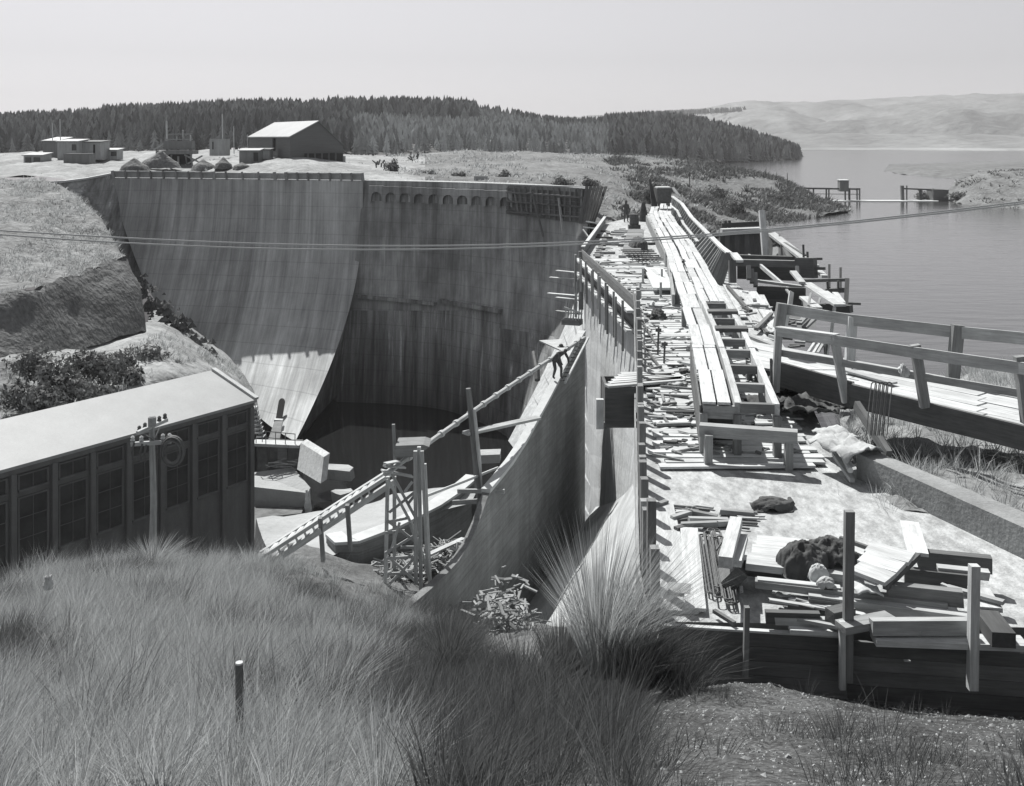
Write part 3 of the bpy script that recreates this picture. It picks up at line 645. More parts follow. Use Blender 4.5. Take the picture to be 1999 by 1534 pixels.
for i in range(NB+1):
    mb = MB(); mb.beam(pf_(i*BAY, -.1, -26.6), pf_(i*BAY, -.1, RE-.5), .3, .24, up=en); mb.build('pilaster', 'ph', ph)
for i in range(NB):
    for (z0, z1, nv, nh) in ((-17.4, -16.62, 2, 1), (-20.9, -17.75, 2, 3)):
        t0, t1 = i*BAY+.27, (i+1)*BAY-.27
        w = MB(); 
        for (a, b) in ((t0, t0+.08), (t1-.08, t1)): w.beam(pf_((a+b)/2, -.03, z0), pf_((a+b)/2, -.03, z1), .09, .1, up=en)
        w.beam(pf_(t0, -.06, z0-.03), pf_(t1, -.06, z0-.03), .18, .09); w.beam(pf_(t0+.08, -.03, z1-.05), pf_(t1-.08, -.03, z1-.05), .1, .08)
        win = w.build('window', 'ph', ph)
        g = MB(); g.add([pf_(t0+.05, -.012, z0), pf_(t1-.05, -.012, z0), pf_(t1-.05, -.012, z1), pf_(t0+.05, -.012, z1)], [(0, 1, 2, 3)]); g.build('pane', 'glass', win)
        g = MB()
        for k in range(1, nv): g.beam(pf_(t0+(t1-t0)*k/nv, -.03, z0), pf_(t0+(t1-t0)*k/nv, -.03, z1), .035, .03, up=en)
        for k in range(1, nh): g.beam(pf_(t0, -.034, z0+(z1-z0)*k/nh), pf_(t1, -.034, z0+(z1-z0)*k/nh), .03, .035)
        g.build('glazing_bars', 'hall', win)
# stair with pipe rails at the powerhouse corner
st = thing('corner_stair', 'small steel stair with thin pipe rails behind the powerhouse corner', 'stair', P(505, 860, 70))
mb = MB()
for k in range(8): mb.box(P(494+k*2.2, 795+k*8, 72-k*.2), (.5, .7, .06))
mb.build('step', 'cap', st)
mb = MB()
for off in (0, 1.0): 
    mb.tube([P(494, 778, 72+off), P(512, 842, 70.5+off)], .035, 5); mb.tube([P(494, 792, 72+off), P(512, 856, 70.5+off)], .03, 5)
    for k in range(4): mb.tube([P(494+k*6, 776+k*21, 72-k*.5+off), P(494+k*6, 800+k*21, 72-k*.5+off)], .03, 5)
mb.build('handrail', 'grey', st)
# outlet works at the foot of the buttress
ow = thing('outlet_headwall', 'concrete outlet headwall with pale top slab, steps and a thin railing', 'wall', P(540, 930, 77))
mb = MB(); mb.box(P(541, 866, 79)+Vector((0, 0, -.0)), (3.9, 1.1, .22), R(-8)); mb.build('top_slab', 'cap', ow)
mb = MB(); a = P(503, 866, 79.3); mb.box(a+Vector((.4, .3, -1.7)), (.7, 1, 3.3)); mb.box(P(575, 866, 78.5)+Vector((.0, .3, -1.7)), (.9, 1, 3.3)); mb.box(P(540, 866, 79.9)+Vector((0, 1.2, -1.8)), (3.6, .5, 3.4))
mb.build('head_block', 'dirtc', ow)
mb = MB(); mb.box(P(548, 866, 79)+Vector((.25, -.25, -1.6)), (.75, .5, 2.9)); mb.build('pier', 'wallc', ow)
mb = MB()
for k in range(5):
    p = P(500+k*19, 865+k*1.5, 78.6); mb.tube([p, p+Vector((0, 0, .95))], .035, 5)
mb.tube([P(500, 840, 78.6), P(576, 847, 78.4)], .035, 5); mb.tube([P(500, 852, 78.6), P(576, 859, 78.4)], .03, 5)
mb.build('railing', 'grey', ow)
bs = MB(); a = P(590, 861, 78.2); 
a_, b_, d_ = P(587, 864, 78.2), P(632, 892, 75.6), P(580, 916, 76.6); bs.prism([a_, b_, b_+(d_-a_)*.95, d_], (.35, .55, .12))
tag(bs.build('baffle_slab', 'facec'), 'tilted sunlit concrete slab beside the outlet headwall', 'concrete slab')
ap = MB(); t4 = [P(494, 922, 78.0), P(572, 912, 77.6), P(606, 952, 74.6), P(600, 962, 74.0), P(494, 950, 74.6)]
ap.prism(t4, (0, 0, -2.2)); tag(ap.build('outlet_apron', 'sand'), 'pale flat concrete apron where water spills below the headwall', 'apron')
mb = MB(); rnd = random.Random(3)
for k in range(46):
    x = 601+rnd.uniform(-4, 5); y0 = 958+rnd.uniform(-3, 22); p = P(x, y0, 73.9); mb.tube([p, p+Vector((rnd.uniform(-.06, .1), -.15, -rnd.uniform(.35, .75))), p+Vector((rnd.uniform(-.1, .1), -.2, -rnd.uniform(.8, 1.25)))], [.03, .07, .02], 5)
tag(mb.build('water_spill', 'whitew'), 'white thread of water falling off the pale apron', 'waterfall')
mb = MB()
for k in range(26):
    p = P(rnd.uniform(512, 575), rnd.uniform(902, 918), 77.4)+Vector((0, 0, .12)); q = rnd.uniform(-.5, .5); mb.tube([p, p+Vector((math.cos(q)*1.1, math.sin(q)*.8, rnd.uniform(-.1, .3)))], .03, 5)
tag(mb.build('brushwood', 'grey'), 'tangle of thin sticks lying on the outlet apron', 'brushwood', kind='stuff')
for (u, v, d, s, t) in ((655, 912, 79, 1.6, 'flat pale rock ledge beside the dark pool'), (668, 958, 75, 1.0, 'pale jagged rock at the edge of the pool below the conveyor')):
    mb = MB(); bm_ = [(s*rnd.uniform(.7, 1.2)*math.cos(a), s*.6*rnd.uniform(.7, 1.2)*math.sin(a)) for a in np.linspace(0, 2*math.pi, 9)[:-1]]; c = P(u, v, d)
    mb.prism([c+Vector((x, y, .12*rnd.uniform(-1, 1))) for x, y in bm_], (.1, .1, -.8)); tag(mb.build('rock_ledge', 'sand'), t, 'rock')
mb = MB(); p = P(951, 886, 60); mb.prism([p+Vector((-.75, -.3, 0)), p+Vector((.75, -.4, .1)), p+Vector((.8, .5, .15)), p+Vector((-.5, .5, .1))], (0, 0, -.5)); tag(mb.build('rock_ledge', 'sand'), 'small sunlit concrete ledge in the shadow behind the tall wall', 'ledge')

# ================================================================== CONVEYOR, TRESTLE, POLES
tw = thing('trestle_tower', 'rickety braced timber trestle tower standing in scrap below the pipe', 'tower', P(795, 1140, 33))
def leg(u0, v0, u1, v1, d0, d1, w=.13): 
    return MB().beam(P(u0, v0, d0), P(u1, v1, d1), w, w)
zs = []
for (u0, v0, u1, v1, d0, d1) in ((757, 930, 752, 1150, 33, 33), (818, 872, 822, 1160, 32.6, 32.6), (770, 930, 770, 1140, 34.2, 34.4), (829, 905, 840, 1150, 34, 34)):
    leg(u0, v0, u1, v1, d0, d1, .115).build('leg', 'wood', tw)
leg(811, 880, 812, 1140, 32.5, 32.5, .12).build('leg', 'wood', tw); leg(824, 880, 835, 1120, 32.4, 32.4, .1).build('leg', 'wood', tw)
for (u0, v0, u1, v1) in ((757, 935, 810, 1035), (765, 925, 812, 1012), (810, 960, 760, 1000), (755, 1015, 815, 1060), (752, 1080, 818, 1040), (755, 1090, 830, 1085), (752, 1020, 800, 1010), (760, 1088, 812, 1135), (818, 1080, 760, 1140), (752, 1040, 790, 1036), (815, 1050, 842, 1140), (758, 1120, 805, 1118), (780, 1020, 765, 1070), (800, 1020, 820, 1080), (790, 960, 805, 940), (795, 985, 815, 960), (782, 1068, 812, 1068)):
    MB().beam(P(u0, v0, 32.7), P(u1, v1, 32.9), .085, .04, up=(0, 1, 0)).build('brace', 'wood', tw)
for (u0, v0, u1, v1, m_) in ((745, 918, 805, 930, 'pale'), (752, 905, 778, 900, 'wood'), (760, 922, 780, 905, 'pale'), (750, 910, 790, 912, 'wood')):
    MB().beam(P(u0, v0, 32.6), P(u1, v1, 33.0), .2, .05).build('platform_board', m_, tw)
hp = MB(); hp.prism([P(768, 884, 33.2), P(772, 870, 33.2), P(826, 868, 33.2), P(838, 872, 33.2), P(815, 892, 33.2), P(772, 893, 33.2)], (0, .9, 0))
tag(hp.build('hopper', 'grey'), 'grey timber hopper tray at the top of the trestle tower', 'hopper')
MB().beam(P(769, 828, 33.6), P(770, 880, 33.6), .08, .08)
tag(MB().beam(P(768, 828, 33.9), P(771, 905, 33.9), .1, .1).build('upright_stake', 'grey'), 'thin grey stake rising above the hopper tray', 'stake')
pi = thing('slurry_pipe', 'long jointed pale pipe climbing from the trestle tower to the crest wall', 'pipe', P(800, 910, 33))
a, b = P(752, 925, 32.6), P(1141, 660, 50)
def lerp(a, b, t): return a+(b-a)*t
MB().tube([lerp(a, b, t)+Vector((0, 0, .12*math.sin(3*t))) for t in np.linspace(0, 1, 12)], .085, 8).build('pipe_run', 'wood', pi)
for t in np.linspace(.08, .94, 15):
    p = lerp(a, b, t)+Vector((0, 0, .12*math.sin(3*t))); d = (b-a).normalized()*.09; MB().tube([p-d, p+d], .125, 8).build('joint_collar', 'cap', pi)
cv = thing('conveyor_ladder', 'sloping timber conveyor frame like a ladder rising from the grass to the trestle tower', 'conveyor', P(490, 1100, 30))
a, b = P(489, 1102, 29.5), P(768, 922, 33.4)
dv = Vector((0, 0, -.36)); bk = Vector((.1, .75, .02))
for o_ in (Vector((0, 0, 0)), bk): 
    MB().beam(a+o_, b+o_, .09, .12).build('stringer', 'pale', cv)
MB().beam(a+dv*.9, b+dv*.9, .09, .2).build('stringer', 'wood', cv)
for t in np.linspace(.0, .8, 15):
    MB().beam(lerp(a, b, t), lerp(a, b, t)+bk, .1, .05).build('rung', 'pale', cv)
    MB().beam(lerp(a, b, t), lerp(a, b, t+.025)+dv*.9, .05, .05).build('strut', 'pale', cv)
for (u, v0, v1) in ((627, 1010, 1070), (680, 985, 1048)):
    MB().beam(P(u-2, v0, 31.2), P(u+4, v1, 31.6)+Vector((0, 0, -.4)), .12, .12).build('leg', 'grey', cv)
def pole(name, pts, r, m, lab, cat='pole'):
    return tag(MB().tube(pts, r, 7).build(name, m), lab, cat)
pole('scaffold_pole', [P(914, 758, 37.5), P(925, 860, 37.5), P(943, 1045, 36.8)], [.1, .13, .15], 'grey', 'leaning rough timber pole propping the long pale pipe')
pole('scaffold_pole', [P(926, 800, 37.2), P(936, 900, 37.2), P(947, 1020, 36.5)], [.06, .07, .07], 'wood', 'split pale sapling lashed against the leaning timber pole')
tag(MB().beam(P(908, 846, 37.4), P(1051, 815, 41), .1, .3, up=(0, 1, 0)).build('brace_plank', 'wood'), 'wide plank from the leaning pole to the curved wall top', 'plank')
tag(MB().beam(P(893, 958, 37), P(985, 959, 36.8), .1, .14).build('brace_plank', 'wood'), 'short level board nailed low on the leaning pole', 'plank')
tag(MB().beam(P(884, 981, 36.8), P(932, 978, 36.6), .1, .16).build('brace_plank', 'grey'), 'lower of two boards nailed across the leaning pole foot', 'plank')
tag(MB().tube([P(832, 968, 34), P(905, 940, 36), P(972, 913, 39)], .05, 6).build('hand_rope', 'cap'), 'thin pale rail sloping from the tower to the curved wall', 'rail')
# scrap timber in the hollow between the walls
def scraps(name, n, fn, lab, L=(.3, 1.6), m='debris'):
    mb = MB()
    for k in range(n):
        p = fn(); a = rnd.uniform(0, math.pi); l = rnd.uniform(*L); q = Vector((math.cos(a)*l/2, math.sin(a)*l/2, rnd.uniform(-.2, .2)*l)); p = p+Vector((0, 0, rnd.uniform(.02, .3)))
        mb.beam(p-q, p+q, rnd.uniform(.025, .08), rnd.uniform(.015, .04), roll=rnd.uniform(-.6, .6))
    return tag(mb.build(name, m), lab, 'scrap timber', kind='stuff')
def hsurf(u, v):                             # where a ray meets the hillside sheet (measured on its grid)
    A_ = hs_.A.reshape(-1, 3); uu = CX+F*A_[:, 0]/A_[:, 1]; vv = VH-F*A_[:, 2]/A_[:, 1]
    k = np.argmin((uu-u)**2+(vv-v)**2+0*(A_[:, 1])); return Vector(A_[k].tolist())
def fr():
    t = rnd.uniform(0, 1); u = 700+rnd.uniform(0, 190); v = 1150-(u-700)*.35+rnd.uniform(-22, 22); return P(u, v, 33.5+ (1150-v)/22)
scraps('scrap_heap', 520, fr, 'heap of splintered pale timber scraps between the low wall and the tall wall', (.2, 1.2))
def fr2(): return P(985+rnd.gauss(0, 24), 1225+rnd.gauss(0, 32), 24+rnd.uniform(-1, 1.5))
scraps('scrap_heap', 420, fr2, 'spill of pale shavings and scraps in the gap between dark tussocks', (.08, .5))
tag(MB().beam(P(838, 1082, 35.2), P(905, 1062, 36.6)+Vector((0, 0, .2)), .2, .06).build('plank', 'pale'), 'long pale plank on top of the scrap heap by the low wall', 'plank')
tag(MB().tube([P(880, 1068, 36), P(890, 1075, 36), P(893, 1060, 36.2), P(905, 1062, 36.2)], .08, 6).build('bent_branch', 'pale'), 'bent pale branch at the head of the scrap heap', 'branch')

# ---- power pole before the powerhouse
pp = thing('power_pole', 'timber power pole with crossarms and insulators before the powerhouse', 'power pole', P(300, 1150, 30))
d = 30
MB().tube([P(297, 1150, d), P(300, 980, d), P(296, 830, d)], [.115, .1, .085], 8).build('pole_shaft', 'grey', pp)
MB().beam(P(256, 867, d-.15), P(334, 862, d-.15), .1, .11).build('crossarm', 'wood', pp)
MB().beam(P(268, 845, d-.5), P(326, 819, d+.5), .1, .1).build('crossarm', 'wood', pp)
for (u0, v0, u1, v1) in ((292, 845, 302, 858), (303, 855, 312, 834), (280, 846, 300, 860)): MB().beam(P(u0, v0, d-.2), P(u1, v1, d-.1), .04, .03).build('stay', 'grey', pp)
for (u, v) in ((272, 842), (283, 836), (311, 823), (322, 818), (259, 862), (276, 862), (318, 858), (331, 857)):
    p = P(u, v, d-.1); MB().lathe([(.03, 0), (.07, .03), (.05, .09), (.06, .13), (.02, .17)], p, 8).build('insulator', 'cap' if v > 850 else 'iron', pp)
for (u, v) in ((262, 872), (278, 874), (286, 876)): MB().tube([P(u, v-8, d-.2), P(u-5, v+12, d-.2), P(u-2, v+26, d-.2)], .03, 5).build('dropper_wire', 'iron', pp)
tr = MB(); tr.lathe([(.12, 0), (.12, .26), (.07, .3)], P(297, 832, d-.25), 10); tr.build('switch_box', 'grey', pp)
rings = MB(); c = P(336, 881, d-.3)
for k in range(9):
    rr = .36+rnd.uniform(-.06, .05); oy = rnd.uniform(-.12, .12); ox = rnd.uniform(-.03, .03)
    rings.tube([c+Vector((ox+rr*.8*math.cos(t), oy, rr*math.sin(t)*1.05)) for t in np.linspace(0, 2*math.pi, 25)], .028, 5, False)
tag(rings.build('cable_coil', 'cabled'), 'dark coil of cable hanging from the power pole crossarm', 'cable coil')

# ---- the cables strung across the valley
def cable(name, pts, r, lab, m='cable'):
    v3 = []
    xs = [p[0] for p in pts]; ys = [p[1] for p in pts]
    co = np.polyfit(xs, ys, 4 if len(xs) > 5 else 3)
    for u in np.linspace(-150, 2150, 60): v3.append(P(u, np.polyval(co, u), 30))
    return tag(MB().tube(v3, r, 6).build(name, m), lab, 'cable', 'cables strung across the valley')
cable('overhead_cable', [(-150, 440), (35, 452), (230, 465), (550, 476), (700, 479), (1000, 474), (1150, 471), (1330, 465), (1500, 448), (1700, 425), (1940, 400), (2150, 375)], .024, 'upper of the two steel cables strung across in front of the dam')
cable('overhead_cable', [(-150, 446), (35, 459), (230, 474), (550, 486), (700, 488), (1000, 480), (1150, 475), (1330, 467), (1500, 452), (1700, 430), (1940, 404), (2150, 379)], .024, 'lower of the two steel cables strung across in front of the dam')

# ================================================================== ON THE UNFINISHED CREST
# ---- plank floor over the near part of the block
pd = thing('plank_floor', 'rough floor of pale sawn planks laid across the unfinished crest', 'plank floor', (5.5, 32, ZD))
def edge_x(pts, y):
    for a, b in zip(pts[:-1], pts[1:]):
        if min(a.y, b.y) <= y <= max(a.y, b.y): return a.x+(b.x-a.x)*(y-a.y)/(b.y-a.y+1e-9)
    return pts[0].x if y > pts[0].y else pts[-1].x
mb = MB(); y = 21.4; rnd = random.Random(11)
while y < 58:
    w = rnd.uniform(.2, .34); xl = edge_x(LEFT, y)+.15; xr = 6.75+(y-21)*.068 if y > 24 else 6.6
    x = xl+rnd.uniform(-.05, .35)
    while x < xr-.3:
        l = rnd.uniform(1.2, 3.4); x1 = min(x+l, xr+rnd.uniform(-.25, .15)); z = ZD+.03+rnd.uniform(0, .045)
        mb.beam((x, y+rnd.uniform(-.03, .03), z+rnd.uniform(-.01, .03)), (x1, y+rnd.uniform(-.05, .05), z+rnd.uniform(-.01, .04)), w*rnd.uniform(.86, 1.0), .05, roll=rnd.uniform(-.05, .09))
        x = x1+rnd.uniform(.01, .12)
    y += w+rnd.choice((.01, .02, .03, .03, .06, .1))
mb.build('plank', 'pale', pd)['kind'] = 'stuff'
# ---- raised barrow run (staging)
sg = thing('raised_barrow_run', 'raised winding plank run on timber stringers along the crest', 'staging', (7, 30, ZD))
ZS = -5.75
PATH = [Q(u, v, ZS) for u, v in ((1291, 397), (1287, 417), (1299, 440), (1311, 458), (1328, 490), (1350, 540), (1372, 590), (1394, 640), (1411, 690), (1426, 740), (1439, 790))]
def along(y):
    for a, b in zip(PATH[:-1], PATH[1:]):
        if b.y <= y <= a.y: t = (a.y-y)/(a.y-b.y); return a+(b-a)*t, (b-a).normalized()
    return (PATH[-1], (PATH[-1]-PATH[-2]).normalized()) if y < PATH[-1].y else (PATH[0], (PATH[1]-PATH[0]).normalized())
def side(d): return Vector((-d.y, d.x, 0)).normalized()      # towards the lake
ysl = np.concatenate((np.arange(PATH[-1].y, 40, 2.0), np.arange(40, 90, 3.2)))
for off, w, y0, y1 in ((-.62, .3, 21.8, 95), (-.3, .3, 21.8, 95), (.1, .3, 36, 95), (.42, .28, 36, 95), (.74, .3, 36, 95)):
    ys = [y for y in np.arange(max(y0, PATH[-1].y), y1, 3.1)]
    for a, b in zip(ys[:-1], ys[1:]):
        pa, da = along(a); pb, db = along(b); j = rnd.uniform(-.03, .03)
        if b > 96: break
        MB().beam(pa+side(da)*(off+j)+Vector((0, 0, rnd.uniform(0, .02))), pb+side(db)*(off+j)+Vector((0, 0, rnd.uniform(0, .03))), w*rnd.uniform(.9, 1), .055).build('plank', 'pale', sg)
for off in (.02, .82):                        # stringers of the open ladder-like end
    ys = np.linspace(PATH[-1].y, 40, 5)
    for a, b in zip(ys[:-1], ys[1:]):
        pa, da = along(a); pb, db = along(b)
        MB().beam(pa+side(da)*off+Vector((0, 0, -.1)), pb+side(db)*off+Vector((0, 0, -.1)), .15, .3).build('stringer', 'pale', sg)
for y in (21.95, 23.9, 25.8, 27.7, 29.2, 32.5, 35.5):
    p, d = along(y); q = side(d); MB().beam(p+q*.06+Vector((0, 0, -.05)), p+q*.78+Vector((0, 0, -.05)), .16, .2).build('crosstie', 'grey', sg)
for y, o_ in ((22.0, .0), (22.0, .84), (22.0, -.72), (25.5, 0), (25.5, .84), (29, 0), (29, .84), (33, 0), (33, .84), (37, -.6), (37, .84), (42, -.6), (42, .84), (48, -.6), (48, .84), (54, -.6), (54, .84)):
    p, d = along(y); p = p+side(d)*o_; MB().beam(p+Vector((0, 0, -.2)), (p.x, p.y, ZD), .16, .16).build('leg', 'grey', sg)
for y in (33.6, 30.6):
    p, d = along(y); q = side(d); MB().beam(p+q*.0+Vector((0, 0, .06)), p+q*.95+Vector((0, 0, .08)), .5, .12).build('crosstie', 'darkw', sg)
mb = MB(); mb.beam(Q(1366, 838, -6.16), Q(1557, 852, -6.16), .26, .24); mb.build('sill_beam', 'grey', sg)
p, d = along(22.0)
MB().beam(p+side(d)*-.7+Vector((0, -.05, -.62)), p+side(d)*.9+Vector((0, -.05, -.62)), .12, .16).build('sill_beam', 'grey', sg)
for (u, v) in ((1383, 848), (1540, 853)):
    q = Q(u, v, -6.2); MB().beam(q, (q.x, q.y+.05, ZD), .16, .16).build('leg', 'grey', sg)
MB().beam(p+side(d)*-.72+Vector((0, .05, -.18)), p+side(d)*.02+Vector((0, .05, -.18)), .1, .28).build('end_board', 'grey', sg)
for k in range(4):
    ya, yb = 22.05, 29; pa, da = along(ya); pb, db = along(yb)
    MB().beam(pa+side(da)*-.78+Vector((0, 0, -.16-.25*k)), pb+side(db)*-.78+Vector((0, 0, -.16-.25*k)), .04, .24).build('shade_board', 'darkw', sg)  # added dark boards that enclose the underside and deepen its shadow
pa, da = along(23.2); MB().beam(pa+side(da)*-.74+Vector((0, 0, -.62)), pa+side(da)*.0+Vector((0, 0, -.62)), .05, .95).build('shade_back_board', 'darkw', sg)  # added dark board that keeps the opening under the run dark
# ---- leaning slatted fence on the lake side of the run
fn = thing('slatted_fence', 'leaning fence of grey uprights with pale top rail beside the barrow run', 'fence', (9.5, 55, ZD))
FT = [P(u, v, d) for u, v, d in ((1312, 383, 95), (1331, 397, 88), (1350, 424, 77), (1382, 456, 63), (1408, 482, 54), (1424, 494, 48))]
FB = [P(u, v, d) for u, v, d in ((1305, 414, 95), (1318, 424, 88), (1329, 455, 77), (1352, 488, 63), (1378, 525, 54), (1405, 556, 48.2))]
for i in range(5):
    MB().beam(FT[i], FT[i+1], .28, .09).build('top_rail', 'pale', fn)
    if i < 3:
        a, b = lerp(FB[i], FT[i], .52), lerp(FB[i+1], FT[i+1], .5); MB().beam(a+Vector((-.15, 0, 0)), b+Vector((-.15, 0, 0)), .2, .08).build('mid_rail', 'pale', fn)
    n_ = (6, 7, 7, 6, 6)[i]
    for k in range(n_):
        t = k/n_; MB().beam(lerp(FB[i], FB[i+1], t), lerp(FT[i], FT[i+1], t), .13, .2).build('upright', 'grey', fn)
MB().beam(FB[5], FT[5], .16, .3).build('upright', 'grey', fn)
# ---- low board walls along the left of the run
tag(MB().beam(Q(1262, 428, -6.55), Q(1302, 512, -6.55), .1, .66).build('edge_board', 'grey'), 'far one of two long grey boards set on edge left of the barrow run', 'edge board')
tag(MB().beam(Q(1304, 512, -6.5), Q(1315, 588, -6.6), .12, .55).build('edge_board', 'grey'), 'near one of two long grey boards set on edge left of the barrow run', 'edge board')
# ---- downstream form: board wall, walers and studs on the angled corner
fp = thing('edge_formwork', 'hanging board formwork with two pale walers on the angled downstream corner', 'formwork', (4.6, 50, -8.5))
a0, a1 = LEFT[2], LEFT[4]; off = Vector((-1, -.05, 0))
mb = MB()
for k in range(8): mb.beam(a0+off*.06+Vector((0, 0, .3-.2*k)), a1+off*.06+Vector((0, 0, .3-.2*k)), .05, .19)
mb.build('board_panel', 'form', fp)
for z, w in ((-.15, .3), (-.95, .34)):
    MB().beam(a0+off*.32+Vector((0, 0, z)), a1+off*.32+Vector((0, 0, z)), w, .1).build('waler', 'pale', fp)
for k in range(15):
    t = (k+.3)/15; p = lerp(a0, a1, t)+off*(.5+.1*(k % 2)); MB().beam(p+Vector((0, 0, .45-rnd.uniform(0, .3))), p+Vector((0, 0, -1.25-rnd.uniform(0, .9))), .1, .12).build('stud', 'grey' if k % 3 else 'wood', fp)
MB().beam(a0+Vector((-.12, -.1, .3)), a0+Vector((-.12, -.1, -3.1)), .28, .2).build('corner_post', 'grey', fp)
MB().beam(a0+Vector((-.4, .2, -.55)), a0+Vector((-.4, .2, -3.6)), .14, .14).build('corner_post', 'wood', fp)
for z, l, m_ in ((-1.0, 1.4, 'wood'), (-1.4, 1.8, 'wood'), (-2.35, 1.9, 'pale'), (-2.6, 1.4, 'wood'), (-3.4, 1.4, 'grey')):
    MB().beam(a0+Vector((-.1, .1, z)), a0+Vector((-.1-l, 1.2, z)), .3, .06).build('bracket', m_, fp)
MB().beam(LEFT[0]+Vector((0, 0, .28)), LEFT[2]+Vector((0, 0, .28)), .1, .5).build('edge_plank', 'grey', fp)
MB().beam(LEFT[0]+Vector((0, 0, .55)), LEFT[2]+Vector((0, 0, .55)), .22, .05).build('edge_plank', 'pale', fp)
MB().beam(P(1145, 432, 80), P(1232, 447, 83), .2, .1).build('outrigger', 'pale', fp)
MB().beam(P(1140, 443, 79), P(1220, 452, 82), .2, .1).build('outrigger', 'pale', fp)
MB().beam(P(1145, 470, 78), P(1182, 440, 81), .12, .12).build('brace', 'wood', fp); MB().beam(P(1138, 448, 78), P(1160, 478, 76), .1, .1).build('brace', 'wood', fp)
cage = thing('hanging_stage', 'small hanging work stage of thin laths on the lit face beside the corner', 'work stage', P(1120, 625, 60))
mb = MB(); mb.box(P(1117, 628, 60), (1.1, .7, .3), R(-20)); mb.build('stage_box', 'grey', cage)
for k in range(7): MB().beam(P(1104+k*5, 618+k*2, 59.6), P(1106+k*5.2, 585+k, 60), .06, .06).build('lath', 'wood', cage)
MB().beam(P(1101, 600, 59.6), P(1136, 612, 59.4), .08, .1).build('rail', 'pale', cage)
# ---- the row of studs standing along the downstream edge
for k in range(36):
    y = 15.0+k*.72*(1+k*.004); 
    if y > 41.5: break
    x = edge_x(LEFT, y)-.04; h = .95+.14*math.sin(k*1.7)+rnd.uniform(-.06, .06)
    if k in (1, 9, 17): h += .25
    o = MB().beam((x, y, ZD-.7), (x+rnd.uniform(-.02, .02), y+rnd.uniform(-.02, .02), ZD+h), .13, .16, up=(0, 1, 0)).build('edge_stud', 'grey')
    tag(o, 'short grey timber stud standing in the row along the downstream edge', 'stud', 'studs along the downstream edge')
sf = thing('side_formwork', 'stained formwork boards below the row of studs on the downstream edge', 'formwork', (3.4, 27, -8))
for k in range(3):
    mb = MB()
    for a, b in zip(LEFT[4:-1], LEFT[5:]): mb.beam(a+Vector((-.16, 0, -.12-.24*k)), b+Vector((-.16, 0, -.12-.24*k)), .04, .23)
    mb.build('board', 'grey', sf)
# ---- side platform with the dark box hung on the downstream face
bx = thing('side_platform', 'pale side platform over a dark hanging timber box on the downstream edge', 'platform', (3.2, 28, -8))
zp = -6.72
t0, t1, t2, t3 = Q(1181, 756, zp), Q(1332, 742, zp), Q(1330, 728, zp), Q(1215, 728, zp)
mb = MB()
for k in range(6):
    s_ = (k+.5)/6; mb.beam(lerp(t0, t3, s_), lerp(t1, t2, s_)+Vector((rnd.uniform(-.3, .1), 0, 0)), (t3-t0).length/6*.95, .06)
mb.build('platform_board', 'pale', bx)
mb = MB(); c0 = Q(1183, 757, zp); 
mb.box(c0+Vector((.42, .3, -.55)), (.85, .1, 1.0)); mb.box(c0+Vector((.42, 1.6, -.55)), (.85, .1, 1.0)); mb.box(c0+Vector((.05, .95, -.55)), (.08, 1.2, 1.0)); mb.build('box_side', 'darkw', bx)
MB().beam(c0+Vector((-.15, .2, -.35)), c0+Vector((-.15, .2, -1.15)), .2, .15).build('hanger', 'pale', bx)
for k in (0, .9): MB().beam(c0+Vector((-.1, .4+k, -1.1)), c0+Vector((1.0, .4+k, -1.1)), .14, .14).build('bearer', 'darkw', bx)
# ---- second form at the far right end of the high part of the dam
rf = thing('high_formwork', 'dark stained formwork with studs at the end of the finished high crest', 'formwork', (7, 95, -7))
def rface(u, v, o_=.0):
    lo, hi = 0., 1.
    for _ in range(30):
        m_ = (lo+hi)/2; q = face_at(RA, m_, vz(v, m_))
        if CX+F*q.x/q.y > u: hi = m_
        else: lo = m_
    return q+Vector((-.1, -o_, 0))
def bh(u): return 418+(u-990)*.125
us_ = np.linspace(990, 1140, 9)
mb = MB()
for a, b in zip(us_[:-1], us_[1:]):
    for k in range(6):
        f0, f1 = k/6, (k+1)/6; t_ = lambda u, ff: 366+(u-990)*.06+ff*(bh(u)-366-(u-990)*.06)
        mb.prism([rface(a, t_(a, f0), .15), rface(b, t_(b, f0), .15), rface(b, t_(b, f1-.02), .15), rface(a, t_(a, f1-.02), .15)], (0, -.06, 0))
mb.build('board_panel', 'form', rf)
for v0 in (8, 26, 46):
    MB().beam(rface(991, 366+v0, .5), rface(1075, 372+v0, .5), .25, .16).build('waler', 'form', rf); MB().beam(rface(1075, 372+v0, .5), rface(1139, 377+v0, .5), .25, .16).build('waler', 'form', rf)
for k in range(14):
    u = 994+k*11; MB().beam(rface(u, 364, .4), rface(u+rnd.uniform(-3, 8), bh(u)-4+rnd.uniform(-4, 3), .4), .16, .14).build('stud', 'grey' if k % 3 else 'form', rf)
MB().beam(rface(1040, 372, .8), rface(1062, 460, .8), .18, .14).build('stud', 'form', rf); MB().beam(rface(1092, 385, .8), rface(1102, 466, .8), .2, .14).build('stud', 'wood', rf)
e_ = P(1181, 366, 91.5)
mb = MB()
for k in range(6): mb.beam(e_+Vector((.1-.34*k, .1, .1)), P(1158-5*k, 436, 90.5), .3, .07)
mb.build('end_panel', 'darkw', rf)
MB().beam(rface(990, 362, .2)+Vector((0, 0, .15)), P(1176, 368, 92)+Vector((0, -.2, .1)), .5, .1).build('top_plank', 'pale', rf)
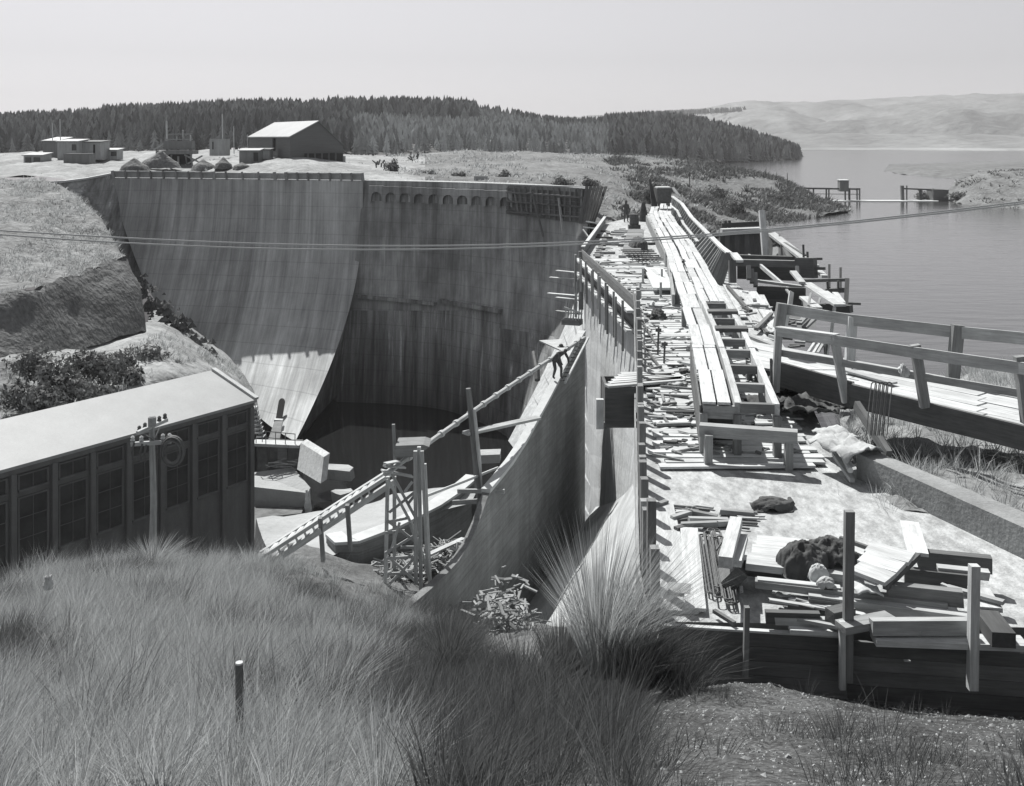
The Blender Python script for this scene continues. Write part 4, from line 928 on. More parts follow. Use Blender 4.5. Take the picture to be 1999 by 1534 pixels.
# ---- timber parapet forms along the finished crest
cf_ = thing('crest_parapet', 'row of pale parapet form panels with dark posts along the finished crest', 'parapet', crest(450, 116.5))
def cpt(u):
    a = np.array([[CX+F*p.x/p.y, p.x, p.y] for p in cl]); return Vector((np.interp(u, a[:, 0], a[:, 1]), np.interp(u, a[:, 0], a[:, 2]), ZC))
pu = list(np.linspace(219, 416, 9))+list(np.linspace(440, 535, 4))+list(np.linspace(557, 706, 8))
for k, u in enumerate(pu):
    p = cpt(u)+Vector((.05, -.1, 0)); big = k in (0, 8, 12, 13, 20)
    MB().beam(p+Vector((.12, .02, -.1)), p+Vector((0, .05, .82)), .34 if big else .2, .2).build('post', 'grey', cf_)
for a, b in zip(pu[:-1], pu[1:]):
    pa, pb = cpt(a)+Vector((0, .25, .36)), cpt(b)+Vector((0, .25, .36))
    MB().beam(pa, pb, .06, .66).build('panel', 'hutl', cf_)
    if 416 <= a < 557: continue
    MB().beam(pa+Vector((0, -.1, .4)), pb+Vector((0, -.1, .4)), .34, .1).build('cap_rail', 'pale', cf_)

# ---- people, wagon and plant at the far end of the low crest
def person(name, lab, base, s, joints, rad, hat=True, face=0):
    """one skinned body; joints in metres from the feet point, already posed"""
    names = list(joints); idx = {k: i for i, k in enumerate(names)}
    E = [('pelvis', 'waist'), ('waist', 'chest'), ('chest', 'neck'), ('neck', 'head'), ('head', 'crown'),
         ('chest', 'shl'), ('shl', 'ell'), ('ell', 'wrl'), ('wrl', 'hal'), ('chest', 'shr'), ('shr', 'elr'), ('elr', 'wrr'), ('wrr', 'har'),
         ('pelvis', 'hil'), ('hil', 'knl'), ('knl', 'anl'), ('anl', 'tol'), ('pelvis', 'hir'), ('hir', 'knr'), ('knr', 'anr'), ('anr', 'tor')]
    me = bpy.data.meshes.new(name); me.from_pydata([Vector(joints[k])*s for k in names], [(idx[a], idx[b]) for a, b in E], [])
    o = bpy.data.objects.new(name, me); COL.objects.link(o); o.location = base; o.rotation_euler.z = face
    md = o.modifiers.new('skin', 'SKIN'); ss = o.modifiers.new('sub', 'SUBSURF'); ss.levels = ss.render_levels = 2
    for k in names:
        r_ = rad[k]*s; me.skin_vertices[0].data[idx[k]].radius = (r_, r_*(.75 if k in ('chest', 'waist', 'pelvis') else 1))
    me.skin_vertices[0].data[idx['pelvis']].use_root = True
    md.use_smooth_shade = True
    me.materials.append(M['person']); tag(o, lab, 'person')
    return o
RADS = dict(pelvis=.17, waist=.16, chest=.2, neck=.07, head=.1, crown=.085, shl=.085, ell=.06, wrl=.042, hal=.045, shr=.085, elr=.06, wrr=.042, har=.045, hil=.11, knl=.075, anl=.055, tol=.045, hir=.11, knr=.075, anr=.055, tor=.045)
STAND = dict(pelvis=(0, 0, .95), waist=(0, 0, 1.12), chest=(0, 0, 1.36), neck=(0, .01, 1.52), head=(0, -.02, 1.63), crown=(0, -.01, 1.74), shl=(-.2, 0, 1.42), ell=(-.34, -.02, 1.2), wrl=(-.3, -.16, 1.0), hal=(-.27, -.22, .95),
    shr=(.2, 0, 1.42), elr=(.27, .02, 1.15), wrr=(.27, -.08, .92), har=(.27, -.1, .84), hil=(-.1, 0, .88), knl=(-.13, -.02, .5), anl=(-.14, 0, .09), tol=(-.15, -.15, .05), hir=(.1, 0, .88), knr=(.14, -.04, .5), anr=(.16, .02, .09), tor=(.18, -.13, .05))
b_ = Q(1222, 434, ZD)
p1 = person('person', 'standing worker in dark clothes and hat near the high formwork end', b_, 1.0, STAND, RADS, face=R(15))
def hat_on(p, hx, hz, s=1.0):
    mb = MB(); c = wm(p) @ Vector((hx, -.01, hz)); mb.lathe([(.17*s, 0), (.16*s, .02), (.1*s, .03), (.1*s, .1), (.05*s, .14), (.0, .14)], c, 12); mb.build('hat', 'person', p)
hat_on(p1, 0, 1.69)
BEND = dict(STAND); BEND.update(chest=(.16, -.3, 1.22), waist=(.05, -.1, 1.1), neck=(.22, -.44, 1.3), head=(.25, -.52, 1.38), crown=(.27, -.56, 1.48), shl=(0, -.34, 1.28), ell=(-.05, -.5, 1.02), wrl=(0, -.62, .82), hal=(.02, -.66, .76),
    shr=(.34, -.28, 1.26), elr=(.4, -.48, 1.02), wrr=(.36, -.62, .84), har=(.36, -.66, .78), knl=(-.12, -.2, .5), anl=(-.12, .02, .1), tol=(-.12, -.14, .05), knr=(.16, -.28, .55), anr=(.18, -.2, .12), tor=(.18, -.36, .08))
xw, yw = wall_line(1090); zt = -(745-VH)/F*yw
p2 = person('person', 'worker in dark clothes bending on top of the tall curved wall', Vector((xw-.12, yw+.02, zt+.13)), .95, BEND, RADS, face=R(25))
hat_on(p2, .27, 1.40)
ld = thing('leaning_ladder', 'short timber ladder leaning on the tall curved wall below the bending worker', 'ladder', P(1090, 745, 46))
for o_ in (0, .38): MB().beam(P(1086, 746, 45.8)+Vector((o_, -.12, 0)), P(1133, 658, 49.6)+Vector((o_, -.12, 0)), .08, .1).build('rail', 'pale', ld)
for t in np.linspace(.05, .95, 12): p = lerp(P(1086, 746, 45.8), P(1133, 658, 49.6), t)+Vector((0, -.12, 0)); MB().beam(p, p+Vector((.38, 0, 0)), .04, .04).build('rung', 'darkw', ld)
tag(MB().beam(P(1074, 664, 52), P(1100, 684, 50), 1.2, .06, w1=.3).build('sheet_canvas', 'canvas'), 'pale triangular sheet hung on the lit face above the bending worker', 'canvas')
tag(MB().tube([P(1042, 688, 57), P(1048, 720, 56), P(1049, 742, 55.5)], .16, 8).build('drain_hose', 'iron'), 'short dark hose hanging down the lit face behind the long pipe', 'hose')
dr = MB(); q = Q(1238, 447, ZD); dr.lathe([(.34, 0), (.36, .05), (.36, .35), (.38, .38), (.36, .41), (.36, .75), (.34, .8)], q+Vector((0, 0, .35)), 16); dr.box(q+Vector((0, 0, .18)), (.9, .7, .3))
tag(dr.build('drum', 'iron'), 'dark drum on a block beside the standing worker', 'drum')
cn = MB(); q = Q(1256, 432, ZD); cn.lathe([(.42, 0), (.4, .06), (.3, .8), (.14, 1.55), (.1, 1.62)], q, 10); tag(cn.build('canvas_cone', 'canvd'), 'tall dark cone of draped canvas between the drum and the barrow run', 'canvas cone')
wg = thing('tip_wagon', 'dark high-sided wagon at the far end of the barrow run', 'wagon', P(1297, 402, 82))
c = P(1297, 398, 82)
mb = MB(); mb.prism([c+Vector((-.5, 0, .15)), c+Vector((.5, 0, .15)), c+Vector((.62, 0, 1.25)), c+Vector((-.62, 0, 1.25))], (0, 1.7, 0)); mb.build('body', 'iron', wg)
mb = MB(); mb.box(c+Vector((0, .85, .1)), (.9, 1.8, .12)); mb.build('underframe', 'darkw', wg)
mb = MB(); mb.box(c+Vector((0, .8, 1.29)), (1.1, 1.5, .1)); mb.build('load', 'cap', wg)
for x in (-.42, .42):
    for y_ in (.3, 1.4):
        w = MB(); w.tube([c+Vector((x-.05, y_, -.02)), c+Vector((x+.05, y_, -.02))], .2, 12); w.build('wheel', 'iron', wg)
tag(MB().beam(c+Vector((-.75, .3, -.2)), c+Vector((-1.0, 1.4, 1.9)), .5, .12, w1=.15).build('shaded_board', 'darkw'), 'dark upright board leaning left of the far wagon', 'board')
tag(MB().beam(c+Vector((.7, .3, 1.3)), c+Vector((1.05, -.3, .75)), .3, .06).build('bent_sheet', 'cap'), 'pale bent sheet on the right of the far wagon', 'sheet')
# ---- ribbed mat, rubbish and tools on the low crest
mt = MB()
a, b = Q(1241, 452, ZD), Q(1236, 500, ZD)
for k in range(26):
    t = k/25; p = lerp(a, b, t); mt.beam(p+Vector((-.55-.1*t, 0, .1)), p+Vector((.55-.1*t, 0, .1)), .46, .05, roll=.25)
tag(mt.build('ribbed_mat', 'grey'), 'grey ribbed duckboard laid across the pale planks near the standing worker', 'duckboard')
def heap(name, c, sx, sy, h, m, lab, cat, seed):
    n1, n2 = 40, 34; v = []
    for i in range(n1+1):
        for j in range(n2+1):
            x, y_ = (i/n1-.5)*2, (j/n2-.5)*2; r = math.sqrt(x*x+y_*y_)*(1+.22*fbm(x*1.3+seed, y_*1.3, 1)); b_ = max(0, 1-r*r*.95)
            wr = abs(fbm(x*1.6+y_*.7+seed, y_*2.6-x*.5, seed))*.42+abs(fbm(x*4+seed, y_*3, 5))*.14
            k_ = .55+.45*min(1, 1/max(r, .3)*.8)
            v.append(Vector(c)+Vector((x*sx*k_, y_*sy*k_, h*(b_**.6)*(1.15-wr)+.02+.03*wr)))
    f = [(i*(n2+1)+j, (i+1)*(n2+1)+j, (i+1)*(n2+1)+j+1, i*(n2+1)+j+1) for i in range(n1) for j in range(n2)]
    o = link_mesh(name, v, f, m, smooth=True); o.modifiers.new('thick', 'SOLIDIFY').thickness = .012; return tag(o, lab, cat)
def blob(name, c, r, m, lab, cat, seed=0, sq=.5, parent=None):
    n1, n2 = 36, 22; v = []; rr = random.Random(seed)
    for i in range(n2+1):
        th = math.pi*i/n2
        for j in range(n1):
            ph_ = 2*math.pi*j/n1; d_ = Vector((math.sin(th)*math.cos(ph_), math.sin(th)*math.sin(ph_), math.cos(th)))
            k = 1+.5*fbm(d_.x*1.4+seed, d_.y*1.4, d_.z*1.4)+.3*fbm(d_.x*3+seed, d_.y*3, d_.z*3)-.22*abs(fbm(d_.x*4.5+seed, d_.y*4.5, d_.z*2))
            v.append(Vector(c)+Vector((d_.x*r[0]*k, d_.y*r[1]*k, max(-.02, d_.z*r[2]*k+r[2]*.55))))
    f = [(i*n1+j, i*n1+(j+1) % n1, (i+1)*n1+(j+1) % n1, (i+1)*n1+j) for i in range(n2) for j in range(n1)]
    o = link_mesh(name, v, f, m, parent, smooth=True)
    return tag(o, lab, cat) if lab else o
heap('canvas_heap', Q(1246, 486, ZD), .6, 1.3, .7, 'canvd', 'dark canvas heap beside the ribbed duckboard', 'canvas', 3)
gr = MB(); a = Q(1258, 510, ZD)
for k in range(6): gr.tube([a+Vector((-.6+k*.24, 4.5, .15)), a+Vector((-.5+k*.22, -1.2, .15))], .035, 5)
for k in range(6): gr.tube([a+Vector((-.9, 4-k*.95, .2)), a+Vector((1.0, 4.1-k*.95, .2))], .035, 5)
tag(gr.build('reinforcing_grid', 'rebar'), 'grid of dark reinforcing bars in front of the dark canvas heap', 'reinforcing grid')
tr_ = thing('timber_trestle', 'low pale timber trestle frame on planks left of the near edge board', 'trestle', Q(1265, 560, ZD))
for (u, v) in ((1250, 585), (1290, 585), (1255, 555), (1292, 556)): MB().beam(Q(u, v, ZD), Q(u, v, ZD)+Vector((0, 0, .75)), .09, .09).build('leg', 'wood', tr_)
MB().beam(Q(1248, 566, -6.15), Q(1283, 566, -6.15), .12, .08).build('top_beam', 'wood', tr_); MB().beam(Q(1252, 584, -6.5), Q(1286, 584, -6.5), .1, .08).build('top_beam', 'wood', tr_)
slab = MB(); slab.beam(Q(1276, 524, -6.55), Q(1296, 564, -6.55), .95, .1); tag(slab.build('form_panel', 'pale'), 'tilted pale form panel lying left of the near edge board', 'form panel')
slab = MB(); slab.beam(Q(1263, 535, -6.6), Q(1283, 531, -6.5), 2.2, .08); tag(slab.build('form_panel', 'pale'), 'short pale form panel propped behind the tilted one', 'form panel')
blob('sack_heap', Q(1282, 624, ZD), (.3, .45, .25), 'canvd', 'round dark sack beside the row of studs', 'sack', 8)
blob('sack_heap', Q(1262, 545, ZD), (.2, .4, .3), 'canvd', 'small dark bundle left of the low trestle', 'sack', 9)
# upright bars and drill rods
for (u, v, hgt, lab) in ((1284, 700, 1.0, 'thin dark upright bar with a clamp in the plank floor'), (1296, 715, .75, 'shorter dark upright bar on the plank floor'), (1334, 560, 1.3, 'thin dark rod standing right of the near edge board')):
    q = Q(u, v, ZD); mb = MB(); mb.tube([q, q+Vector((.03, 0, hgt))], .03, 6); mb.box(q+Vector((.02, 0, hgt*.9)), (.18, .08, .1)); tag(mb.build('upright_bar', 'rebar'), lab, 'bar')
for i, (u0, v0, u1, v1, z0, z1, lab) in enumerate(((1246, 640, 1290, 690, .5, .05, 'long dark bar leaning from the studs across the pale planks'), (1250, 690, 1300, 735, .4, .05, 'dark bar sloping down towards the side platform'), (1240, 620, 1256, 735, .9, .1, 'dark bar leaning along the downstream studs'), (1236, 600, 1252, 720, .7, .0, 'second dark bar leaning along the downstream studs'))):
    tag(MB().tube([Q(u0, v0, ZD)+Vector((0, 0, z0)), Q(u1, v1, ZD)+Vector((0, 0, z1))], .035, 6).build('leaning_bar', 'rebar'), lab, 'bar')
blob('rope_bundle', Q(1317, 757, ZD), (.45, .45, .12), 'canvas', 'frayed pale rope end spread at the side platform', 'rope', 12)
blob('rag_heap', Q(1338, 735, ZD), (.28, .3, .14), 'canvd', 'dark rag heap by the side platform', 'rag', 13)
# loose offcuts on the planks
for k in range(64):
    v = rnd.uniform(500, 905); u0 = CX+F*edge_x(LEFT, F*6.9/(v-VH))/(F*6.9/(v-VH))
    u = rnd.uniform(u0+20, min(1385, u0+140)) if v < 880 else rnd.uniform(1300, 1400)
    q = Q(u, v, ZD)+Vector((0, 0, .13)); a = rnd.uniform(-.5, .5) if rnd.random() < .75 else rnd.uniform(0, 3.1); l = rnd.uniform(.2, .9)
    dq = Vector((math.cos(a)*l/2, math.sin(a)*l/2, rnd.uniform(-.04, .04)))
    o = MB().beam(q-dq, q+dq, rnd.uniform(.04, .11), rnd.uniform(.03, .07), cut=.03).build('offcut', rnd.choice(('grey', 'grey', 'darkw', 'wood')))
    tag(o, 'loose timber offcut lying on the pale plank floor', 'offcut', 'offcuts scattered on the plank floor')
for k in range(46):
    v = rnd.uniform(445, 520); u = rnd.uniform(1165, 1300); q = Q(u, v, ZD)+Vector((0, 0, .08)); a = rnd.uniform(-.35, .35); l = rnd.uniform(.4, 1.6)
    dq = Vector((math.cos(a)*l/2, math.sin(a)*l/2, 0)); o = MB().beam(q-dq, q+dq, rnd.uniform(.08, .2), rnd.uniform(.06, .16)).build('offcut', rnd.choice(('grey', 'darkw', 'wood')))
    tag(o, 'dark timber scrap lying on the far part of the low crest', 'offcut', 'scraps on the far part of the low crest')
for k in range(7):                            # battens lying end to end between the pale plank strips
    a = Q(1192-k*3.2, 455+k*7.5, ZD)
    tag(MB().beam(a+Vector((-.15, .8, .05)), a+Vector((-.25, -1.0, .05)), .3, .12).build('batten', 'darkw'), 'dark batten in the line down the far pale planks', 'batten', 'battens in line on the far planks')

# ================================================================== UPSTREAM SIDE: scaffold, bulkhead, footbridge, kerb
us = thing('upstream_formwork', 'tangled dark formwork and pale boards standing in the lake beside the crest', 'formwork', (17, 50, ZW))
def tb(u0, v0, d0, u1, v1, d1, w, h, m, nm='timber', up=(0, 0, 1)): return MB().beam(P(u0, v0, d0), P(u1, v1, d1), w, h, up=up).build(nm, m, us)
tb(1408, 452, 64, 1494, 449, 64, .7, .35, 'wood', 'cap_beam')
mb = MB()
for k in range(9): mb.beam(P(1410+k*9.6, 455, 64), P(1410+k*9.6, 512, 63.4), .3, .12, up=(0, 1, 0))
mb.build('sheeting', 'darkw', us)
tb(1409, 440, 66, 1486, 436, 66, .2, .3, 'darkw', 'beam'); tb(1416, 430, 66, 1416, 455, 66, .16, .16, 'darkw', 'post'); tb(1424, 430, 66, 1424, 455, 66, .16, .16, 'darkw', 'post')
tb(1487, 411, 58, 1495, 512, 57, .32, .3, 'pale', 'tall_post', (0, 1, 0)); tb(1496, 455, 58.3, 1499, 512, 57.5, .16, .3, 'wood', 'post')
tb(1505, 455, 60, 1590, 520, 52, .5, .14, 'pale', 'sloping_board'); tb(1506, 463, 59.5, 1572, 502, 54, .14, .3, 'darkw', 'sloping_rail')
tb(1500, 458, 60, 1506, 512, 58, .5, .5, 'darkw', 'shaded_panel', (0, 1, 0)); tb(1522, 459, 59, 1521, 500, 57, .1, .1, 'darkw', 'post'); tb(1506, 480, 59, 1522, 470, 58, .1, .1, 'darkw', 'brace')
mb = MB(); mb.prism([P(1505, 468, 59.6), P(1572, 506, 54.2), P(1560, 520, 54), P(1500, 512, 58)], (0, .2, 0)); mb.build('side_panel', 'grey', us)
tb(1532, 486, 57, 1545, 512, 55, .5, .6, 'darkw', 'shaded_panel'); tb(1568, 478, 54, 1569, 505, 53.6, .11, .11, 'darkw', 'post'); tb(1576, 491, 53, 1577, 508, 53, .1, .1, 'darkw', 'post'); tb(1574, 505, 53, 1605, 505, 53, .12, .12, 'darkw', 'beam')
tb(1432, 512, 55, 1556, 515, 54, .35, .35, 'grey', 'cross_beam'); tb(1462, 499, 57, 1600, 618, 44, .12, .2, 'pale', 'sloping_rail')
tb(1440, 520, 56, 1555, 524, 55, .4, 1.3, 'darkw', 'wall_board'); tb(1478, 548, 48, 1568, 560, 47, .25, .12, 'wood', 'ledge_board')
mb = MB()
for k in range(6): mb.beam(P(1478, 562+k*8, 48), P(1572, 566+k*8, 46.5), .12, .19)
mb.build('sheeting', 'darkw', us)
for (u, v) in ((1461, 519), (1467, 526), (1474, 533)): tb(u, v, 48, u+1, v+26, 47.6, .2, .2, 'grey', 'post')
tb(1429, 508, 47, 1430, 552, 46.8, .3, .3, 'darkw', 'post'); tb(1432, 495, 48, 1444, 510, 47, .35, .12, 'pale', 'sloping_board'); tb(1436, 512, 50, 1450, 510, 50, .2, .2, 'darkw', 'beam')
tb(1556, 522, 52, 1592, 523, 51, .3, 1.0, 'darkw', 'wall_board'); tb(1556, 520, 51, 1557, 548, 50.5, .18, .16, 'grey', 'post'); tb(1592, 524, 51, 1610, 524, 50.5, .12, .14, 'darkw', 'beam')
tb(1597, 528, 52, 1610, 540, 50, .3, .14, 'pale', 'sloping_board')
for (u, v) in ((1619, 517), (1641, 523)): tb(u, v, 49, u, v+45, 48, .11, .11, 'darkw', 'post')
tb(1548, 530, 47, 1566, 552, 45.5, .3, .1, 'pale', 'sloping_board'); tb(1545, 570, 45, 1540, 610, 44, .2, .1, 'pale', 'board', (0, 1, 0)); tb(1535, 565, 45.5, 1545, 578, 45, .12, .06, 'wood', 'board')
tb(1573, 553, 46, 1640, 596, 41.5, .5, .1, 'pale', 'sloping_board'); tb(1605, 570, 44, 1636, 592, 42, .5, .12, 'cap', 'sloping_board'); tb(1569, 580, 44, 1596, 602, 42, .4, .1, 'pale', 'sloping_board')
tb(1570, 548, 47, 1656, 546, 46, .12, .14, 'grey', 'rail'); tb(1612, 568, 46, 1652, 566, 46, .14, .2, 'darkw', 'beam'); tb(1654, 545, 46, 1651, 600, 45, .18, .18, 'darkw', 'post'); tb(1636, 548, 46, 1636, 566, 46, .08, .08, 'darkw', 'post'); tb(1615, 549, 46, 1616, 566, 46, .08, .08, 'darkw', 'post')
tb(1630, 572, 45, 1645, 592, 43, .25, .1, 'pale', 'sloping_board'); tb(1628, 593, 43, 1650, 593, 43, .1, .12, 'wood', 'rail'); tb(1600, 600, 43, 1662, 603, 42, .3, .3, 'darkw', 'beam'); tb(1655, 592, 45, 1680, 593, 45, .1, .1, 'darkw', 'beam')
for (u0, v0, u1, v1) in ((1583, 572, 1578, 596), (1601, 582, 1596, 600), (1634, 592, 1633, 606)): tb(u0, v0, 43, u1, v1, 42.5, .09, .07, 'wood', 'brace')
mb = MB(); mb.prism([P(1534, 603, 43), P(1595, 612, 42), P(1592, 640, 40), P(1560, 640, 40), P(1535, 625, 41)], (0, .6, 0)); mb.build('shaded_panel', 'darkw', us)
tb(1560, 632, 39, 1585, 605, 40.5, .2, .1, 'grey', 'brace'); tb(1570, 640, 39, 1594, 618, 40, .2, .1, 'grey', 'brace')
for (u0, v0, u1, v1) in ((1578, 688, 1598, 658), (1588, 690, 1606, 660), (1596, 690, 1612, 662), (1610, 662, 1612, 692), (1618, 664, 1614, 694), (1629, 600, 1623, 650)): tb(u0, v0, 33, u1, v1, 35, .08, .08, 'wood', 'brace', (0, 1, 0))
pk = thing('upstream_deck_edge', 'ragged pale plank strip along the lake side of the barrow run', 'plank floor', Q(1470, 600, ZD))
mb = MB()
for k in range(9):
    a_, b_ = Q(1412+k*8.5, 552+k*1.0+k*1.5, ZD+.06), Q(1465+k*9.0, 632+k*4, ZD+.06)
    mb.beam(a_+Vector((0, rnd.uniform(-1, .4), 0)), b_+Vector((0, rnd.uniform(-1, 1.5), rnd.uniform(0, .05))), .24, .05)
mb.build('plank', 'pale', pk)['kind'] = 'stuff'
for i, (u0, v0, u1, v1, m_, lab) in enumerate(((1420, 558, 1458, 602, 'darkw', 'dark timber lying along the ragged plank strip by the lake'), (1468, 596, 1500, 598, 'grey', 'thin grey lath across the ragged plank strip'), (1476, 642, 1506, 612, 'grey', 'grey board propped against the footbridge end post'),
        (1452, 600, 1466, 607, 'darkw', 'short dark offcut on the ragged plank strip'), (1458, 655, 1525, 682, 'grey', 'long grey hose-like pole lying towards the footbridge'))):
    tag(MB().beam(Q(u0, v0, -6.7), Q(u1, v1, -6.7), .14, .1).build('loose_board', m_), lab, 'board')
for k in range(40):
    u = rnd.uniform(1440, 1580); v = 560+(u-1440)*.55+rnd.uniform(0, 60); q = Q(u, v, -6.78); a = rnd.uniform(0, 3.1); l = rnd.uniform(.15, .7); dq = Vector((math.cos(a)*l/2, math.sin(a)*l/2, 0))
    tag(MB().beam(q-dq, q+dq, rnd.uniform(.05, .14), rnd.uniform(.03, .1)).build('offcut', rnd.choice(('grey', 'wood', 'darkw'))), 'small offcut strewn on the crest between barrow run and lake', 'offcut', 'offcuts strewn towards the lake')
# ---- footbridge
fb = thing('footbridge', 'timber footbridge with plank rails leading from the crest to the right bank', 'footbridge', (10, 27, -7))
ZB = -6.25
n0, n1 = Q(1470, 715, ZB), Q(2120, 868, ZB); f0, f1 = Q(1455, 668, ZB), Q(2120, 785, ZB)
n1 = n0+(n1-n0)*1.5; f1 = f0+(f1-f0)*1.5
mb = MB()
for k in range(7):
    t = (k+.5)/7; a_, b_ = lerp(n0, f0, t), lerp(n1, f1, t)
    for j in range(4):
        mb.beam(lerp(a_, b_, j/4)+Vector((0, 0, rnd.uniform(0, .03))), lerp(a_, b_, (j+1)/4-.004)+Vector((0, 0, rnd.uniform(0, .03))), (n0-f0).length/7*.93, .06)
mb.build('deck_plank', 'pale', fb)
MB().beam(n0+Vector((.1, 0, -.24)), n1+Vector((.1, 0, -.24)), .2, .4).build('bearer', 'darkw', fb); MB().beam(f0+Vector((0, -.2, -.24)), f1+Vector((0, -.2, -.24)), .2, .4).build('bearer', 'darkw', fb)
def post(u0, v0, u1, v1, d, w, m, dd=0): return MB().beam(P(u0, v0, d), P(u1, v1, d+dd), w, w*.8, up=(0, 1, 0)).build('post', m, fb)
post(1520, 641, 1514, 765, 25.6, .17, 'wood'); post(1628, 654, 1652, 785, 24.2, .19, 'wood'); post(1786, 673, 1806, 795, 22.3, .2, 'grey'); post(1990, 695, 2005, 825, 20.3, .2, 'grey')
for z_, h_, w_ in ((0, .26, .06),):
    pts = [P(1518, 646, 25.5), P(1630, 664, 24.1), P(1786, 688, 22.2), P(1990, 718, 20.2), P(2120, 738, 19), P(2420, 790, 17)]
    for a_, b_ in zip(pts[:-1], pts[1:]): MB().beam(a_, b_, .06, .24).build('top_rail', 'wood', fb)
    MB().beam(P(1518, 639, 25.5), P(1634, 654, 24.1), .22, .05).build('rail_cap', 'pale', fb)
    pts = [P(1518, 688, 25.7), P(1632, 706, 24.3), P(1790, 734, 22.4), P(1992, 768, 20.4), P(2120, 790, 19), P(2420, 850, 17)]
    for a_, b_ in zip(pts[:-1], pts[1:]): MB().beam(a_, b_, .05, .16).build('lower_rail', 'grey', fb)
pts = [P(1532, 603, 29.5), P(1660, 624, 28), P(1868, 648, 26), P(2120, 672, 24), P(2480, 710, 21.5)]
for a_, b_ in zip(pts[:-1], pts[1:]): MB().beam(a_, b_, .06, .3).build('top_rail', 'wood', fb)
post(1527, 592, 1520, 640, 29.4, .28, 'grey'); post(1664, 618, 1657, 730, 28, .24, 'wood'); post(1870, 634, 1858, 752, 26, .28, 'grey'); post(1540, 600, 1533, 640, 29.6, .1, 'pale')
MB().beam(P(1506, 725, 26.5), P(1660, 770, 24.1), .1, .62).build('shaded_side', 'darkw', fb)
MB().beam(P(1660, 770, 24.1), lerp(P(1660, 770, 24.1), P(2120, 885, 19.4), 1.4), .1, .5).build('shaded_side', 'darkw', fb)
blob('rag', P(1764, 733, 22.0), (.1, .1, .14), 'rag', 'white rag tied to the lower rail of the footbridge', 'rag', 21)
tag(MB().beam(Q(1650, 722, -6.12), Q(1745, 748, -6.12), .25, .05).build('loose_board', 'wood'), 'loose board lying along the footbridge deck', 'board')
# ---- kerb, canvas sheets, reinforcing hairpins
kb = MB(); kb.prism([Q(1672, 884, -6.38), Q(1708, 880, -6.38), Q(2160, 1066, -6.38), Q(2160, 1102, -6.38)], (0, 0, -.56))
tag(kb.build('concrete_kerb', 'kerbc'), 'long concrete kerb with sunlit top on the lake side of the bare crest', 'kerb')
def sheet(name, c, sx, sy, rz, z, m, lab, seed, wav=.12, drop=0):
    n1, n2 = 16, 12; v = []
    for i in range(n1+1):
        for j in range(n2+1):
            x, y_ = (i/n1-.5)*sx, (j/n2-.5)*sy; zz = wav*fbm(x*2.2+seed, y_*2.2, seed)+.5*wav*fbm(x*6+seed, y_*6, 2)-drop*max(0, abs(x)/sx*2-.6)**2
            v.append(Vector(c)+Vector((x*math.cos(rz)-y_*math.sin(rz), x*math.sin(rz)+y_*math.cos(rz), z+zz)))
    f = [(i*(n2+1)+j, (i+1)*(n2+1)+j, (i+1)*(n2+1)+j+1, i*(n2+1)+j+1) for i in range(n1) for j in range(n2)]
    o = link_mesh(name, v, f, m, smooth=True); o.modifiers.new('thick', 'SOLIDIFY').thickness = .02; return tag(o, lab, 'canvas')
sheet('canvas_sheet', Q(1650, 868, -6.3), .95, 1.3, R(20), .05, 'canvas', 'pale canvas sheet draped over the end of the concrete kerb', 3, .16, .5)
sheet('canvas_sheet', Q(1632, 850, -6.45), .8, .7, R(8), .08, 'canvas', 'folded pale canvas edge behind the draped canvas sheet', 5, .1, .3)
tag(MB().tube([Q(1648, 893, -6.55), Q(1660, 918, -6.6)], .06, 8).build('white_pipe', 'cap'), 'short pale pipe end sticking out under the draped canvas', 'pipe')
tag(MB().beam(Q(1628, 885, -6.6), Q(1664, 938, -6.82), .1, .08).build('loose_board', 'wood'), 'pale stick lying against the kerb end', 'stick')
for k in range(9):
    u, v = ((1545, 772), (1570, 786), (1530, 800), (1600, 792), (1560, 812), (1620, 818), (1585, 830), (1540, 785), (1650, 812))[k]
    sheet('iron_sheet', Q(u, v, ZD), rnd.uniform(.9, 1.5), rnd.uniform(.8, 1.5), rnd.uniform(-.6, .6), .08+.07*k, 'canvd' if k > 1 else 'canvas', 'dark crumpled canvas sheet in the pile under the footbridge' if k > 1 else 'pale crumpled canvas sheet in the pile under the footbridge', 10+k, .2, .25)['group'] = 'dark canvas sheets piled under the footbridge' if k > 1 else 'pale canvas sheets piled under the footbridge'
for k in range(5):
    u = 1706+k*7.5; p_, q_ = P(u, 752, 21.2), P(u-10, 850, 20.8); w_ = .055
    mb = MB(); arc = [p_+Vector((w_*math.cos(t), 0, w_*1.2*math.sin(t))) for t in np.linspace(0, math.pi, 8)]
    mb.tube([q_+Vector((w_, 0, 0))]+arc+[q_-Vector((w_, 0, 0))], .012, 6); tag(mb.build('hairpin_bar', 'rebar'), 'dark hairpin reinforcing bar standing beside the kerb end', 'reinforcing bar', 'hairpin bars beside the kerb')
tag(MB().beam(P(1505, 700, 25.6), P(1508, 800, 25.2), .06, .06).build('upright_bar', 'rebar'), 'thin dark upright at the near end of the footbridge rail', 'bar')
tag(MB().beam(P(1672, 790, 22.3), P(1735, 888, 20.8), .12, .2).build('raking_beam', 'darkw'), 'dark raking beam under the footbridge beside the hairpin bars', 'beam')
tag(MB().beam(P(1650, 700, 23.9), P(1700, 905, 21.3), .0001, .0001).build('raking_beam', 'darkw'), None) if False else None

